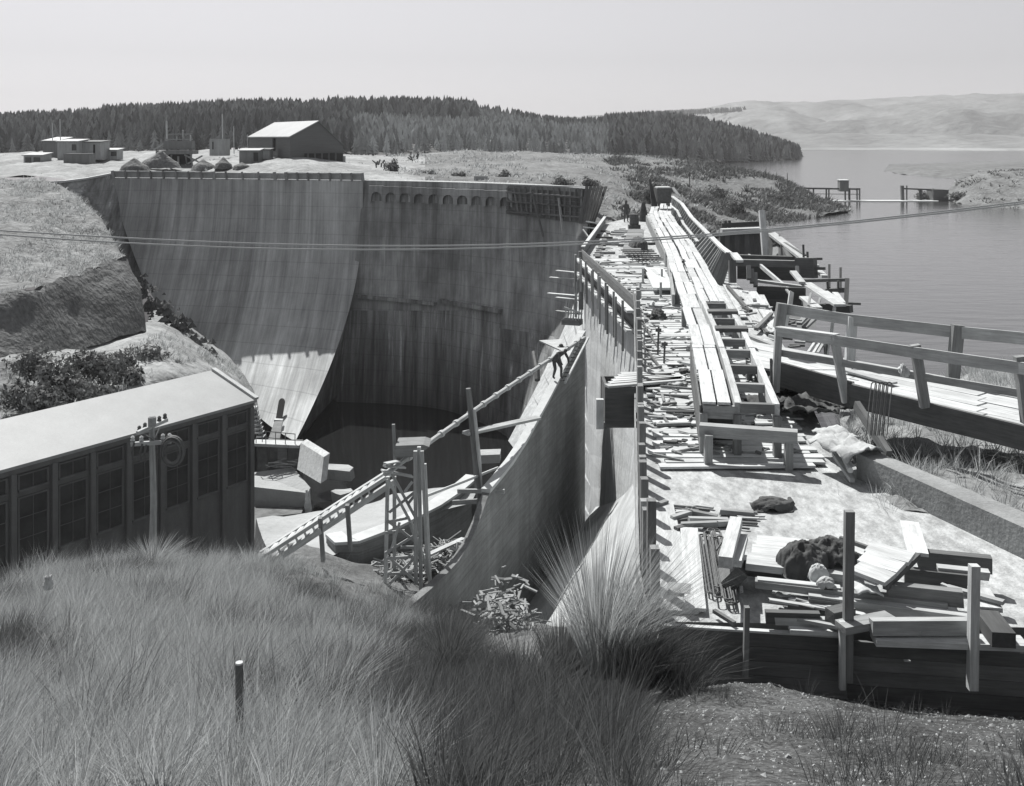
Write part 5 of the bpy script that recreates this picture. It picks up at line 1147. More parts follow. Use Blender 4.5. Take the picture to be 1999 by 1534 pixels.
# ================================================================== FOREGROUND TIMBER
ZT = ZD
ff = thing('front_formwork', 'dark front formwork of horizontal boards closing the near end of the crest', 'formwork', (4.5, 14.3, -8))
fa, fbp = Q(1290, 1216, ZD+.02), Q(1650, 1238, ZD+.02); fc, fd = Q(1650, 1242, ZD-.02), Q(2460, 1298, ZD-.02)
for k in range(6):
    MB().beam(fa+Vector((0, -.08, -.1-.2*k)), fbp+Vector((0, -.08, -.1-.2*k)), .05, .193).build('board', 'form', ff)
    MB().beam(fc+Vector((0, -.1, -.1-.2*k)), fd+Vector((0, -.1, -.1-.2*k)), .05, .193).build('board', 'form', ff)
MB().beam(fa+Vector((0, -.08, .01)), fbp+Vector((0, -.08, .01)), .08, .03).build('edge_strip', 'cap', ff)
def stake(u, v0, v1, d, w, h, m, lab, du=0): return tag(MB().beam(P(u, v0, d), P(u+du, v1, d), w, h, up=(0, 1, 0)).build('upright_post', m), lab, 'post')
stake(1658, 997, 1330, 13.95, .125, .1, 'grey', 'tallest of the square posts on the front formwork', -4)
stake(1644, 1212, 1345, 13.9, .075, .07, 'wood', 'short post doubling the tallest one on the front formwork', 0)
stake(1458, 1184, 1320, 14.1, .07, .08, 'grey', 'thin stake at the left end of the front formwork', -3)
stake(1902, 1103, 1345, 13.6, .12, .11, 'wood', 'square post at the right end of the front formwork', -4)
def tim(u0, v0, u1, v1, z, w, h, m, lab, cat='timber', z1=None):
    return tag(MB().beam(Q(u0, v0, z), Q(u1, v1, z if z1 is None else z1), w, h, cut=.01).build('stacked_timber', m), lab, cat)
tim(1475, 1137, 1850, 1182, -6.55, .16, .1, 'grey', 'longest grey timber across the top of the foreground timber pile')
tim(1478, 1131, 1640, 1148, -6.5, .12, .05, 'pale', 'thin pale board along the longest timber in the foreground')
tim(1578, 1163, 1930, 1210, -6.6, .16, .08, 'pale', 'long pale timber below the longest one in the pile')
tim(1580, 1168, 1640, 1176, -6.62, .14, .05, 'darkw', 'short dark end board under the long pale timber')
tim(1650, 1182, 1905, 1222, -6.68, .14, .08, 'wood', 'middle timber of the pile between the two tall posts')
tim(1712, 1192, 1900, 1220, -6.72, .1, .07, 'wood', 'thin timber sloping down to the right hand post')
tim(1700, 1223, 1898, 1222, -6.58, .12, .2, 'wood', 'level timber lying just behind the right part of the front formwork')
tim(1705, 1246, 2000, 1256, -6.75, .3, .08, 'pale', 'pale plank lying flat along the right part of the front formwork')
tim(1495, 1203, 1600, 1206, -6.68, .1, .16, 'darkw', 'dark short timber at the left tip of the pile')
tim(1512, 1210, 1640, 1214, -6.72, .1, .1, 'wood', 'pale short timber beside the dark one at the left tip of the pile')
tim(1540, 1227, 1640, 1232, -6.8, .2, .06, 'pale', 'pale board on the left part of the front formwork edge')
tim(1660, 1208, 1740, 1214, -6.65, .1, .06, 'wood', 'short pale timber just right of the tallest post')
tim(1540, 1180, 1590, 1192, -6.72, .12, .12, 'darkw', 'stubby dark block left of the tallest post')
tim(1620, 1205, 1660, 1196, -6.6, .2, .2, 'darkw', 'dark block wedged behind the tallest post')
tim(1732, 1152, 1880, 1168, -6.45, .14, .22, 'grey', 'thick grey beam in the middle of the pile with splintered edges')
tim(1765, 1123, 1895, 1137, -6.5, .12, .24, 'darkw', 'dark deep beam behind the tilted form panel')
tim(1790, 1088, 1935, 1102, -6.5, .16, .24, 'darkw', 'farthest dark beam at the right of the pile')
tim(1830, 1112, 1930, 1122, -6.4, .16, .12, 'wood', 'pale topped beam in front of the farthest dark beam')
tim(1838, 1142, 1900, 1166, -6.5, .06, .06, 'wood', 'thin lath leaning against the right hand post')
tim(1850, 1146, 1960, 1176, -6.42, .1, .05, 'wood', 'short board behind the right hand post')
tim(1910, 1150, 1935, 1190, -6.5, .3, .06, 'pale', 'pale board end right of the right hand post')
tim(1915, 1190, 1960, 1250, -6.6, .3, .2, 'darkw', 'dark beam end at the right edge of the pile')
tim(1640, 1225, 1740, 1206, -6.6, .25, .1, 'grey', 'grey wedge shaped board between the posts')
tim(1616, 1048, 1658, 1066, -6.6, .12, .05, 'darkw', 'dark thin board behind the tallest post')
tim(1640, 1050, 1702, 1072, -6.5, .06, .06, 'darkw', 'dark lath right of the tallest post near the form panel')
tim(1650, 1066, 1690, 1082, -6.55, .2, .05, 'pale', 'pale board between the dark laths behind the tallest post')
def panel(name, pts, th, m, lab, gap=0, cat='form panel'):
    mb = MB(); a_, b_, c_, d_ = [Vector(p) for p in pts]; n_ = 3; nr = (b_-a_).cross(d_-a_).normalized()
    for k in range(n_):
        t0_, t1_ = k/n_+.006, (k+1)/n_-.006
        mb.beam((lerp(a_, d_, (t0_+t1_)/2)), (lerp(b_, c_, (t0_+t1_)/2)), ((lerp(a_, d_, t1_)-lerp(a_, d_, t0_)).length+(lerp(b_, c_, t1_)-lerp(b_, c_, t0_)).length)/2, th, up=nr)
    return tag(mb.build(name, m), lab, cat)
panel('form_panel', [Q(1665, 1116, -6.25), Q(1728, 1142, -6.25), Q(1790, 1082, -6.1), Q(1700, 1060, -6.1)], .06, 'pale', 'tilted pale panel of three boards leaning on the timber pile')
tag(MB().beam(Q(1775, 1020, -6.5), Q(1792, 1082, -6.2), .3, .05).build('sharp_board', 'pale'), 'pale pointed board rising behind the tilted panel', 'board')
tag(MB().beam(Q(1728, 1146, -6.35), Q(1792, 1084, -6.2), .08, .08).build('panel_batten', 'darkw'), 'dark batten under the lower edge of the tilted panel', 'batten')
panel('form_panel', [Q(1452, 1106, -6.5), Q(1650, 1130, -6.5), Q(1660, 1066, -6.6), Q(1482, 1050, -6.6)], .1, 'pale', 'wide flat pale panel of boards behind the dark sacks')
tag(MB().beam(Q(1452, 1108, -6.62), Q(1560, 1122, -6.62), .05, .22).build('edge_beam', 'darkw'), 'dark front edge beam under the wide flat panel', 'beam')
tag(MB().beam(Q(1437, 1018, -6.45), Q(1416, 1098, -6.2), .2, .16).build('propped_plank', 'pale'), 'thick pale plank end propped beside the reinforcing hooks', 'plank')
tag(MB().beam(Q(1450, 1048, -6.6), Q(1436, 1100, -6.35), .17, .1).build('propped_plank', 'pale'), 'second pale plank end right of the propped plank', 'plank')
tag(MB().beam(Q(1420, 1108, -6.6), Q(1440, 1128, -6.75), .5, .35).build('support_block', 'darkw'), 'dark block under the two propped plank ends', 'block')
heap('sack', Q(1570, 1118, -6.56), .42, .36, .42, 'canvd', 'left of two dark sacks on the wide flat panel', 'sack', 31)
heap('sack', Q(1618, 1106, -6.56), .46, .36, .4, 'canvd', 'right of two dark sacks on the wide flat panel', 'sack', 34)
heap('rag', Q(1597, 1132, -6.5), .16, .14, .2, 'rag', 'white crumpled rag on the dark sacks', 'rag', 36)
heap('rag', Q(1612, 1146, -6.5), .15, .12, .12, 'canvas', 'pale crumpled cloth below the white rag on the sacks', 'rag', 38)
sheet('canvas_sheet', Q(1556, 1166, -6.75), .62, .3, R(-12), .04, 'canvas', 'pale curled canvas scrap at the left of the timber pile', 40, .12, .1)
sheet('canvas_sheet', Q(1690, 1148, -6.4), .4, .3, R(10), .02, 'rag', 'pale cloth lying under the corner of the tilted panel', 42, .08, .2)
cb_ = heap('coat', Q(1506, 992, ZD), .42, .28, .17, 'canvd', 'dark crumpled coat lying on the bare concrete', 'coat', 44)
mb = MB(); mb.tube([Q(1530, 990, ZD+.05), Q(1545, 982, ZD+.08), Q(1541, 973, ZD+.1)], [.09, .07, .04], 7); mb.tube([Q(1506, 984, ZD+.08), Q(1490, 974, ZD+.08), Q(1484, 972, ZD+.06)], [.07, .06, .03], 7); mb.build('sleeve', 'canvd', cb_)
# reinforcing hooks in a stack
for k in range(11):
    u = 1372+k*3.3+rnd.uniform(-2, 2); v0 = 1042+rnd.uniform(-8, 10); v1 = 1140+rnd.uniform(-22, 26)+k*1.5; z_ = -6.82+.02*(k % 4)
    a_, b_ = Q(u, v0, z_), Q(u+16+k*1.2, v1, z_); d_ = (b_-a_).normalized(); s_ = Vector((-d_.y, d_.x, 0))*.06
    mb = MB(); mb.tube([a_+s_, b_+s_]+[b_+d_*(.06*math.sin(t))+s_*math.cos(t) for t in np.linspace(.3, math.pi-.3, 5)]+[b_-s_, a_-s_]+[a_-d_*(.06*math.sin(t))-s_*math.cos(t) for t in np.linspace(.3, 2.4, 4)], .014, 6)
    tag(mb.build('hooked_bar', 'rebar'), 'long hooked reinforcing bar in the stack left of the propped plank', 'reinforcing bar', 'hooked bars stacked on the concrete')
for k in range(3):
    a_, b_ = Q(1452-k*12, 1005-k*0, -6.8), Q(1400-k*6, 1068+k*6, -6.8); tag(MB().tube([Q(1398+k*22, 1074-k*8, -6.6), Q(1428+k*6, 1032+k*2, -6.55)], .02, 6).build('loose_bar', 'rebar'), 'thin dark bar leaning over the stack of hooked bars', 'bar', 'loose bars over the hooked stack')
for i, (u0, v0, u1, v1, m_, lab) in enumerate(((1312, 1012, 1350, 1000, 'grey', 'grey offcut tilted at the left of the offcut row on the concrete'), (1340, 998, 1400, 1010, 'grey', 'thin strip slanting across the offcut row on the concrete'), (1330, 1025, 1400, 1022, 'grey', 'longest round offcut in the row on the concrete'),
        (1406, 998, 1472, 1004, 'grey', 'grey board left of the crumpled coat'), (1400, 1022, 1430, 1020, 'wood', 'short board end under the propped plank'), (1345, 1014, 1420, 1016, 'wood', 'pale strip in the middle of the offcut row'), (1275, 990, 1302, 980, 'grey', 'small grey offcut beside the downstream studs'), (1318, 1034, 1334, 1030, 'darkw', 'dark offcut below the offcut row'))):
    tag(MB().beam(Q(u0, v0, -6.83), Q(u1, v1, -6.83), .1, .09, cut=.02).build('offcut', m_), lab, 'offcut')
tag(MB().beam(Q(1345, 1032, -6.82), Q(1358, 1190, -6.82), .3, .05).build('long_plank', 'pale'), 'long pale plank lying left of the hooked bars', 'plank')
tag(MB().beam(Q(1288, 985, -6.86), Q(1330, 1195, -6.86), .5, .05).build('long_plank', 'pale'), 'wide pale plank lying beside the downstream studs', 'plank')
tag(MB().beam(Q(1304, 1150, -6.83), Q(1348, 1154, -6.83), .35, .08).build('loose_board', 'grey'), 'grey square of board behind the dark tussock', 'board')
sp_ = MB(); sp_.beam(Q(1394, 1192, -6.8), Q(1434, 1217, -6.8), .06, .05); tag(sp_.build('stick', 'darkw'), 'dark stick lying near the left end of the front formwork', 'stick')
tag(MB().beam(Q(1445, 1130, -6.75), Q(1448, 1155, -6.8), .05, .04).build('spade_handle', 'pale'), 'short pale handle lying below the wide flat panel', 'handle')
tag(MB().tube([P(467, 1296, 7.6), P(468, 1560, 7.6)], .03, 10).build('iron_stake', 'iron'), 'dark round stake with a pale top in the foreground tussock', 'stake')
sk = [o for o in COL.objects if o.name == 'iron_stake'][0]; MB().tube([P(467, 1296, 7.6), P(467, 1292.5, 7.6)], .028, 10).build('stake_top', 'cap', sk)
blob('paper_scrap', P(95, 1148, 19), (.09, .06, .16), 'rag', 'small white scrap caught in the tussock by the powerhouse', 'scrap', 77)
tag(MB().beam(P(1765, 1289, 13.85), P(1777, 1290, 13.85), .03, .02).build('splinter', 'cap'), 'small pale splinter on the dark front formwork', 'splinter')

# ================================================================== HUTS AND HALL BEHIND THE DAM
def hut(name, lab, u0, u1, vb, vt, d, dep, m, roofm, rise=.35, slope=0, door=None, windows=(), cat='hut', over=.2, rz=0):
    """box hut with a pitched or lean-to roof; front faces the camera between two photo columns"""
    a, b = P(u0, vb, d), P(u1, vb, d); wz = -(vt-VH)/F*d; Wd = (b-a).length; x = (b-a).normalized(); h = wz-a.z
    o = thing(name, lab, cat, (a+b)/2)
    c, s_ = math.cos(rz), math.sin(rz); X = Vector((c, s_, 0)); Y = Vector((-s_, c, 0)); O = a
    def q(i, j, k): return O+X*i+Y*j+Vector((0, 0, k))
    hb = h+slope
    mb = MB(); mb.add([q(0, 0, -.6), q(Wd, 0, -.6), q(Wd, dep, -.6), q(0, dep, -.6), q(0, 0, h), q(Wd, 0, h), q(Wd, dep, hb), q(0, dep, hb)], [(0, 1, 5, 4), (1, 2, 6, 5), (2, 3, 7, 6), (3, 0, 4, 7)]); mb.build('wall', m, o)
    mb = MB(); r = q(0, -over, h+.03)-X*over; r1 = q(Wd, -over, h+.03)+X*over; r2 = q(Wd, dep+over, hb+.03)+X*over; r3 = q(0, dep+over, hb+.03)-X*over; mb.prism([r, r1, r2, r3], (0, 0, .12)); mb.build('roof', roofm, o)
    if door: mb = MB(); mb.prism([q(Wd*door[0], -.02, -.2), q(Wd*door[1], -.02, -.2), q(Wd*door[1], -.02, h*.85), q(Wd*door[0], -.02, h*.85)], (0, -.05, 0)); mb.build('door', 'black', o)
    for (p0, p1, z0, z1) in windows: mb = MB(); mb.prism([q(Wd*p0, -.02, h*z0), q(Wd*p1, -.02, h*z0), q(Wd*p1, -.02, h*z1), q(Wd*p0, -.02, h*z1)], (0, -.05, 0)); mb.build('window', 'glass', o)
    return o
hut('hut', 'pale site hut with a dark window at the far left behind the knoll', 112, 150, 307, 277, 150, 4, 'hutl', 'corr', windows=((.75, .98, .45, .85),), slope=.3)
hut('hut', 'pale lower hut with a narrow dark door right of the windowed hut', 150, 196, 304, 278, 152, 3.5, 'hutl', 'hutd', door=(.7, .78), slope=.2)
hut('hut', 'grey hut with a pale lean-to roof left of the windowed hut', 84, 112, 303, 276, 156, 5, 'hutd', 'corr', slope=.55)
hut('hut', 'low open shed with two dark openings at the far left edge', 46, 82, 318, 304, 145, 3, 'hutl', 'roofl', windows=((.1, .42, .0, .8), (.55, .9, .0, .8)), slope=.3)
hut('hut', 'long grey timber box standing in front of the pale huts', 124, 174, 319, 302, 143, 2.2, 'hutd', 'hutd', over=.02)
hut('hut', 'small pale lean-to with a dark opening right of the site huts', 200, 228, 304, 294, 155, 2.5, 'hutl', 'roofl', windows=((.6, .98, .0, .8),), slope=.25)
hut('hut', 'small square pale hut beside the tall power mast', 409, 440, 296, 273, 150, 2.5, 'hutl', 'hutl', windows=((.18, .26, .2, .85),), over=.03)
hut('hut', 'small grey plank hut with a dark door below the big hall', 467, 505, 312, 295, 141, 2.4, 'hutd', 'roofl', door=(.74, .98), slope=.25)
hut('hut', 'pale lean-to end behind the grey plank hut', 503, 526, 302, 293, 144, 2.2, 'hutl', 'hutd', slope=.15)
# the big hall with its pale roof
hall = thing('hall', 'big dark gabled hall with a sunlit pale roof', 'hall', P(580, 322, 145))
def hq(u, v, d): return P(u, v, d)
G0, G1 = hq(566, 267, 142), hq(668, 283, 148); gz = -(238-VH)/F*145
front = G1-G0; front.z = 0; 
e_l = G0; depth = Vector((-12.0, 9.0, 0)) ; fx = Vector((7.4, 5.2, 0))
zE, zR, zF = -(268-VH)/F*142, -(238-VH)/F*146.6, -(300-VH)/F*142
A0 = Vector((P(566, 268, 142).x, 142, 0)); A1 = A0+fx; Mx = A0+fx*.5; 
def hz(p, z): return Vector((p.x, p.y, z))
Bk = Vector((-12.6, 17.5, 0))
A0 = Vector((P(566, 268, 142).x, 142, 0)); A1 = Vector((P(670, 290, 146).x, 146, 0)); rdg = Vector((P(621, 238, 144).x, 144, 0))
zE2 = -(284-VH)/F*146; zR = -(238-VH)/F*144
B0 = Vector((P(486, 268, 158).x, 158, 0)); dB = B0-A0; B1 = A1+dB; rb_ = rdg+dB
mb = MB(); mb.add([hz(A0, -3.6), hz(A1, -3.6), hz(A1, zE2), hz(rdg, zR), hz(A0, zE)], [(0, 1, 2, 3, 4)])
mb.add([hz(A0, -3.6), hz(A0, zE), hz(B0, zE), hz(B0, -3.6)], [(0, 1, 2, 3)]); mb.add([hz(A1, -3.6), hz(A1, zE2), hz(B1, zE2), hz(B1, -3.6)], [(0, 1, 2, 3)]); mb.add([hz(B0, -3.6), hz(B1, -3.6), hz(B1, zE2), hz(rb_, zR), hz(B0, zE)], [(0, 1, 2, 3, 4)])
mb.build('wall', 'hall', hall)
k1 = (A0-rdg)*.05; 
mb = MB(); mb.prism([hz(A0+k1-dB*.015, zE-.03), hz(rdg-dB*.015, zR+.06), hz(rb_+dB*.01, zR+.06), hz(B0+k1, zE-.03)], (0, 0, .15)); mb.build('roof', 'corr', hall)
mb = MB(); mb.prism([hz(A1-dB*.015, zE2-.0), hz(rdg-dB*.015, zR+.06), hz(rb_+dB*.01, zR+.06), hz(B1, zE2)], (0, 0, .12)); mb.build('roof', 'hutd', hall)
mb = MB(); mb.prism([hz(A0+(A1-A0)*.28+Vector((0, -.6, 0)), -4.4), hz(A1+Vector((0, -.6, 0)), -4.4), hz(A1+Vector((0, -.6, 0)), -2.1), hz(A0+(A1-A0)*.28+Vector((0, -.6, 0)), -2.1)], (0, .5, 0)); mb.build('understorey', 'black', hall)
for k in range(5): 
    p = lerp(A0, A1, .35+.13*k)+Vector((0, -.62, 0)); MB().beam(hz(p, -4.4), hz(p, -2.1), .2, .2).build('pile_post', 'hall', hall)
MB().beam(hz(lerp(A0, B0, .35)+Vector((-.05, -.1, 0)), -1.8), hz(lerp(A0, B0, .35)+Vector((-.05, -.1, 0)), zE-.1), .3, .7).build('door', 'black', hall)
mb = MB(); p = P(672, 318, 146); mb.box(p+Vector((-.3, 0, .2)), (.9, .6, 1.6)); tag(mb.build('water_tank', 'hutl'), 'small pale tank at the right foot of the big hall', 'tank')
# screening plant on trestles
scn = thing('screening_plant', 'timber screening plant of posts and boards on trestles above spoil heaps', 'plant', P(350, 325, 140))
def tsc(u0, v0, u1, v1, w, m, nm, d=140): return MB().beam(P(u0, v0, d), P(u1, v1, d+.3), w, w, up=(0, 1, 0)).build(nm, m, scn)
for (u0, v0, u1, v1, w, m, nm) in ((325, 236, 326, 300, .2, 'wood', 'post'), (357, 254, 358, 290, .2, 'wood', 'post'), (345, 265, 345, 290, .16, 'wood', 'post'), (372, 264, 372, 300, .14, 'wood', 'post'), (322, 272, 376, 272, .16, 'wood', 'rail'), (328, 262, 376, 261, .14, 'grey', 'rail'), (348, 305, 348, 328, .2, 'wood', 'leg'), (372, 300, 376, 326, .2, 'wood', 'leg'), (335, 302, 330, 328, .18, 'grey', 'leg'), (362, 300, 366, 328, .18, 'grey', 'leg'), (395, 304, 362, 322, .2, 'wood', 'brace'), (360, 302, 392, 318, .2, 'pale', 'brace'), (296, 288, 302, 270, .16, 'wood', 'brace'), (300, 292, 326, 276, .2, 'wood', 'brace'), (310, 316, 330, 300, .16, 'grey', 'brace')): tsc(u0, v0, u1, v1, w, m, nm)
mb = MB(); mb.box(P(350, 283, 140), (3.9, 1.4, 1.1)); mb.build('bin', 'hutd', scn); mb = MB(); mb.box(P(346, 297, 140), (5.0, 2.6, .5)); mb.build('deck', 'hutd', scn); mb = MB(); mb.box(P(346, 313, 141.5), (4.0, .4, 1.8)); mb.build('back_wall', 'black', scn)
for (u, v0, v1, d, r_, lab) in ((435, 222, 300, 152, .09, 'tall pale power mast beside the small square hut'), (457, 246, 300, 155, .07, 'shorter pale mast right of the tall power mast'), (118, 232, 280, 156, .08, 'thin mast above the pale site huts'), (103, 240, 290, 158, .07, 'thinner leaning mast at the left of the site huts'), (1347, 336, 408, 150, .08, 'thin mast on the grass hill right of the far wagon'), (1538, 338, 372, 172, .06, 'thin pole on the point of the grass hill'), (484, 262, 296, 155, .06, 'short mast by the eave of the big hall'), (1492, 336, 372, 175, .05, 'very thin rod on the grass hill above the shore')):
    tag(MB().tube([P(u-1, v0, d), P(u, v1, d)], r_, 6).build('mast', 'cap' if u < 600 else 'iron'), lab, 'mast')
for (u, v, w_, h_, d, lab) in ((262, 327, 3.4, 1.3, 131, 'dark striped spoil heap left of the screening plant'), (312, 320, 5.0, 1.8, 134, 'largest grey spoil heap beneath the screening plant'), (397, 325, 3.0, 1.0, 133, 'grey spoil heap right of the screening plant'), (436, 322, 2.0, 1.1, 132, 'dark round spoil heap below the square hut'), (472, 325, 2.2, .6, 132, 'small dark spoil heap below the grey plank hut')):
    n1, n2 = 18, 6; c = P(u, v, d); vv = [c+Vector((0, 0, h_))]
    for i in range(1, n2+1):
        for j in range(n1):
            t_ = 2*math.pi*j/n1; r_ = i/n2*(1+.16*fbm(math.cos(t_)+u, math.sin(t_), 3)); vv.append(c+Vector((w_*.55*r_*math.cos(t_), 1.6*r_*math.sin(t_), h_*(1-i/n2)**1.15+.12*h_*fbm(math.cos(t_)*2*r_+u, math.sin(t_)*2*r_, 7)-(.5 if i == n2 else 0))))
    ff_ = [(0, 1+j, 1+(j+1) % n1) for j in range(n1)]+[(1+(i-1)*n1+j, 1+i*n1+j, 1+i*n1+(j+1) % n1, 1+(i-1)*n1+(j+1) % n1) for i in range(1, n2) for j in range(n1)]
    tag(link_mesh('spoil_heap', vv, ff_, 'cut' if 'dark' in lab else 'hillg', smooth=True), lab, 'spoil heap')
for (u, v, d, lab) in ((742, 320, 133, 'left of two dark broken frames on the slope behind the dam'), (808, 308, 160, 'dark broken frame high on the slope behind the dam')):
    mb = MB()
    for k in range(7): a_ = P(u+rnd.uniform(-8, 8), v+rnd.uniform(-6, 8), d); mb.beam(a_, a_+Vector((rnd.uniform(-.8, .8), rnd.uniform(-.5, .5), rnd.uniform(.2, .9))), .15, .15)
    tag(mb.build('broken_frame', 'darkw'), lab, 'frame', kind=None)
rg = MB(); c = P(1008, 352, 121); rg.tube([c+Vector((.33*math.cos(t), 0, .45*math.sin(t)+.3)) for t in np.linspace(0, 2*math.pi, 17)], .07, 6, False); tag(rg.build('white_ring', 'cap'), 'small white ring standing on the crest behind the arcade', 'ring')
tag(MB().box(P(939, 351, 118), (1.6, .4, .9)).build('crate', 'hutl'), 'pale crate standing behind the crest near the white ring', 'crate')
# boom walkway and gauge hut in the lake
wb = thing('lake_walkway', 'thin dark walkway on posts standing in the lake with a low white weir below', 'walkway', P(1620, 391, 181))
DW = 181
def wbm(u0, v0, u1, v1, w, m, nm, h=None): return MB().beam(P(u0, v0, DW), P(u1, v1, DW), w, h or w, up=(0, 1, 0)).build(nm, m, wb)
wbm(1545, 367, 1678, 369, .3, 'darkw', 'deck', .16); wbm(1560, 378, 1678, 379, .1, 'darkw', 'rail')
for u in (1588, 1613, 1618, 1650, 1658, 1673, 1678): wbm(u, 367, u, 393, .22 if u not in (1658,) else .3, 'darkw', 'post')
wbm(1761, 362, 1762, 392, .5, 'darkw', 'post'); wbm(1762, 368, 1845, 371, .25, 'darkw', 'deck', .16); wbm(1770, 362, 1770, 390, .2, 'darkw', 'post')
for u in (1795, 1798, 1822): wbm(u, 368, u, 392, .22, 'darkw', 'post')
mb = MB(); mb.prism([P(1575, 393.5, 178), P(1832, 393.5, 178), P(1832, 391, 181.5), P(1575, 391, 181.5)], (0, 0, .1)); mb.build('weir_crest', 'cap', wb)
hut('gauge_hut', 'small gauge hut with a white roof on the lake walkway', 1640, 1657, 367, 353, 180.5, 1.4, 'hutd', 'cap', cat='hut', over=.1, slope=.1)
hut('boathouse', 'dark flat roofed box at the tip of the right headland', 1822, 1852, 391, 372, 180, 3, 'hall', 'hall', cat='hut', over=.05)

# ================================================================== TREES
def conifer_mesh(seed, tiers=6, pts_=9, rad=.27):
    rr = random.Random(seed); v = []; f = []
    for t in range(tiers):
        z0 = .08+.86*t/tiers; z1 = z0+1.5/tiers*(.92 if t < tiers-1 else .8); r0 = rad*(1-t/tiers)**.8+.02
        b = len(v); ph0 = rr.random()*6; cx, cy = rr.uniform(-.02, .02), rr.uniform(-.02, .02)
        for k in range(pts_*2):
            a = ph0+math.pi*k/pts_; q = r0*(rr.uniform(.8, 1.25) if k % 2 == 0 else rr.uniform(.3, .5)); v.append((cx+q*math.cos(a), cy+q*math.sin(a), z0+(-.05 if k % 2 == 0 else .03)*rr.uniform(.4, 1.3)))
        v.append((cx+rr.uniform(-.015, .015), cy, min(z1, 1.0)))
        for k in range(pts_*2): f.append((b+k, b+(k+1) % (2*pts_), b+2*pts_))
    b = len(v)
    for z, r in ((-.15, .03), (.3, .022)):
        for k in range(5): v.append((r*math.cos(k*1.2566), r*math.sin(k*1.2566), z))
    f += [(b+k, b+(k+1) % 5, b+5+(k+1) % 5, b+5+k) for k in range(5)]
    return np.array(v, dtype=np.float32), f
CM = [conifer_mesh(i) for i in range(6)]; CML = [conifer_mesh(20+i, 5, 6) for i in range(5)]
def in_view(p): u = CX+F*p[0]/p[1]; return -60 < u < 2060
# where the wood stands: columns of the forest sheet, fewer trees on the open young strip
pts = fo.sample(42000, 0, .8, .06, 1)
keep = []
for p in pts:
    g = fbm(p[0]*.03, p[1]*.03, 5); 
    if rnd.random() < .62+.6*g: keep.append(p)
pts = np.array(keep); U = CX+F*pts[:, 0]/pts[:, 1]
def tree_h(p, u):
    old = fbm(p[0]*.012+4, p[1]*.012, 2)
    row = p[1]
    if 690 < u < 1190 and row < (430 if u < 930 else 520)+30*old: return rnd.uniform(3.2, 5.6), 1      # young pale stand on the near slope
    if u > 1180: return rnd.uniform(5.5, 8.5), 0
    if u < 640: return rnd.uniform(3.5, 8.5)*(.8 if u < 200 else 1), 0 if old > -.15 else 2
    return rnd.uniform(4.5, 10) if u < 935 and row > 400 else rnd.uniform(3.5, 7), 0
# extra front rank so the foot of the wood is closed
order = np.argsort(pts[:, 1])
info = [(pts[i], *tree_h(pts[i], U[i])) for i in order]
def add_forest(name, items, m, lab=None):
    V = []; Fc = []; RD = []; b = 0
    for (p, h, kind) in items:
        v, f = CML[rnd.randrange(5)]; a = rnd.random()*6.28; c, s_ = math.cos(a), math.sin(a); wv = h*rnd.uniform(.7, 1.4)
        q = np.empty_like(v); q[:, 0] = (v[:, 0]*c-v[:, 1]*s_)*wv+p[0]; q[:, 1] = (v[:, 0]*s_+v[:, 1]*c)*wv+p[1]; q[:, 2] = v[:, 2]*h+p[2]-.2
        V.append(q); Fc += [tuple(b+i for i in t) for t in f]; b += len(v); RD += [rnd.random()]*len(v)
    return tag(link_mesh(name, np.concatenate(V), Fc, m, rd=RD), kind='stuff')
vis = [t for t in info if in_view(t[0])]
vis.sort(key=lambda t: -t[1]/t[0][1])
ind = vis[:300]; rest = vis[300:]
add_forest('pine_wood', [t for t in rest if t[2] != 1], 'conif'); yo = [t for t in rest if t[2] == 1]
if yo: add_forest('young_pine_wood', yo, 'conify')
LABT = {0: ('dark conifer in the plantation on the forest hill', 'dark conifers of the plantation'), 1: ('young pale conifer in the open stand below the plantation', 'young pale conifers below the plantation'), 2: ('mid grey conifer in the left part of the plantation', 'mid grey conifers in the left plantation')}
proto = {}
for t, (p, h, kind) in enumerate(ind):
    key = (kind, t % 6)
    if key not in proto:
        v, f = CM[t % 6]; proto[key] = link_mesh('conifer', v, f, 'conify' if kind == 1 else 'conif', rd=[(.25+.5*((t*7) % 6)/6)]*len(v), origin=(0, 0, 0)); o = proto[key]
    else: o = proto[key].copy(); COL.objects.link(o)
    o.location = (p[0], p[1], p[2]-.2); w_ = h*rnd.uniform(.85, 1.2); o.scale = (w_, w_, h); o.rotation_euler.z = rnd.random()*6.28
    tag(o, LABT[kind][0], 'tree', LABT[kind][1])
for u, v, d, h, lab in ((1450, 272, 500, 8.5, 'left of two tall dark conifers rising above the shore wood'), (1466, 278, 505, 8, 'right of two tall dark conifers rising above the shore wood'), (1402, 262, 540, 9, 'tall conifer at the right end of the old wood above the shore'), (932, 220, 545, 7, 'lone thin conifer right of the tall old stand'), (655, 245, 420, 9, 'tall dark conifer behind the big hall roof')):
    for o in [link_mesh('conifer', CM[int(u) % 6][0], CM[int(u) % 6][1], 'conif', rd=[.2]*len(CM[0][0]), origin=(0, 0, 0))]:
        o.location = P(u, v+12, d); o.scale = (h*1.1, h*1.1, h*1.15); tag(o, lab, 'tree')
# plantation strip on the far ridge
Vp = []
for k in range(900):
    u = rnd.uniform(1180, 1455); t = (u-1180)/275; d = rnd.uniform(1700, 2300); base = lerp(Vector((0, 228, 0)), Vector((0, 213.5, 0)), t).y+ (2300-d)*.004
    Vp.append((P(u, base+2, d), rnd.uniform(7, 11), 0))
add_forest('far_plantation', Vp, 'conif')

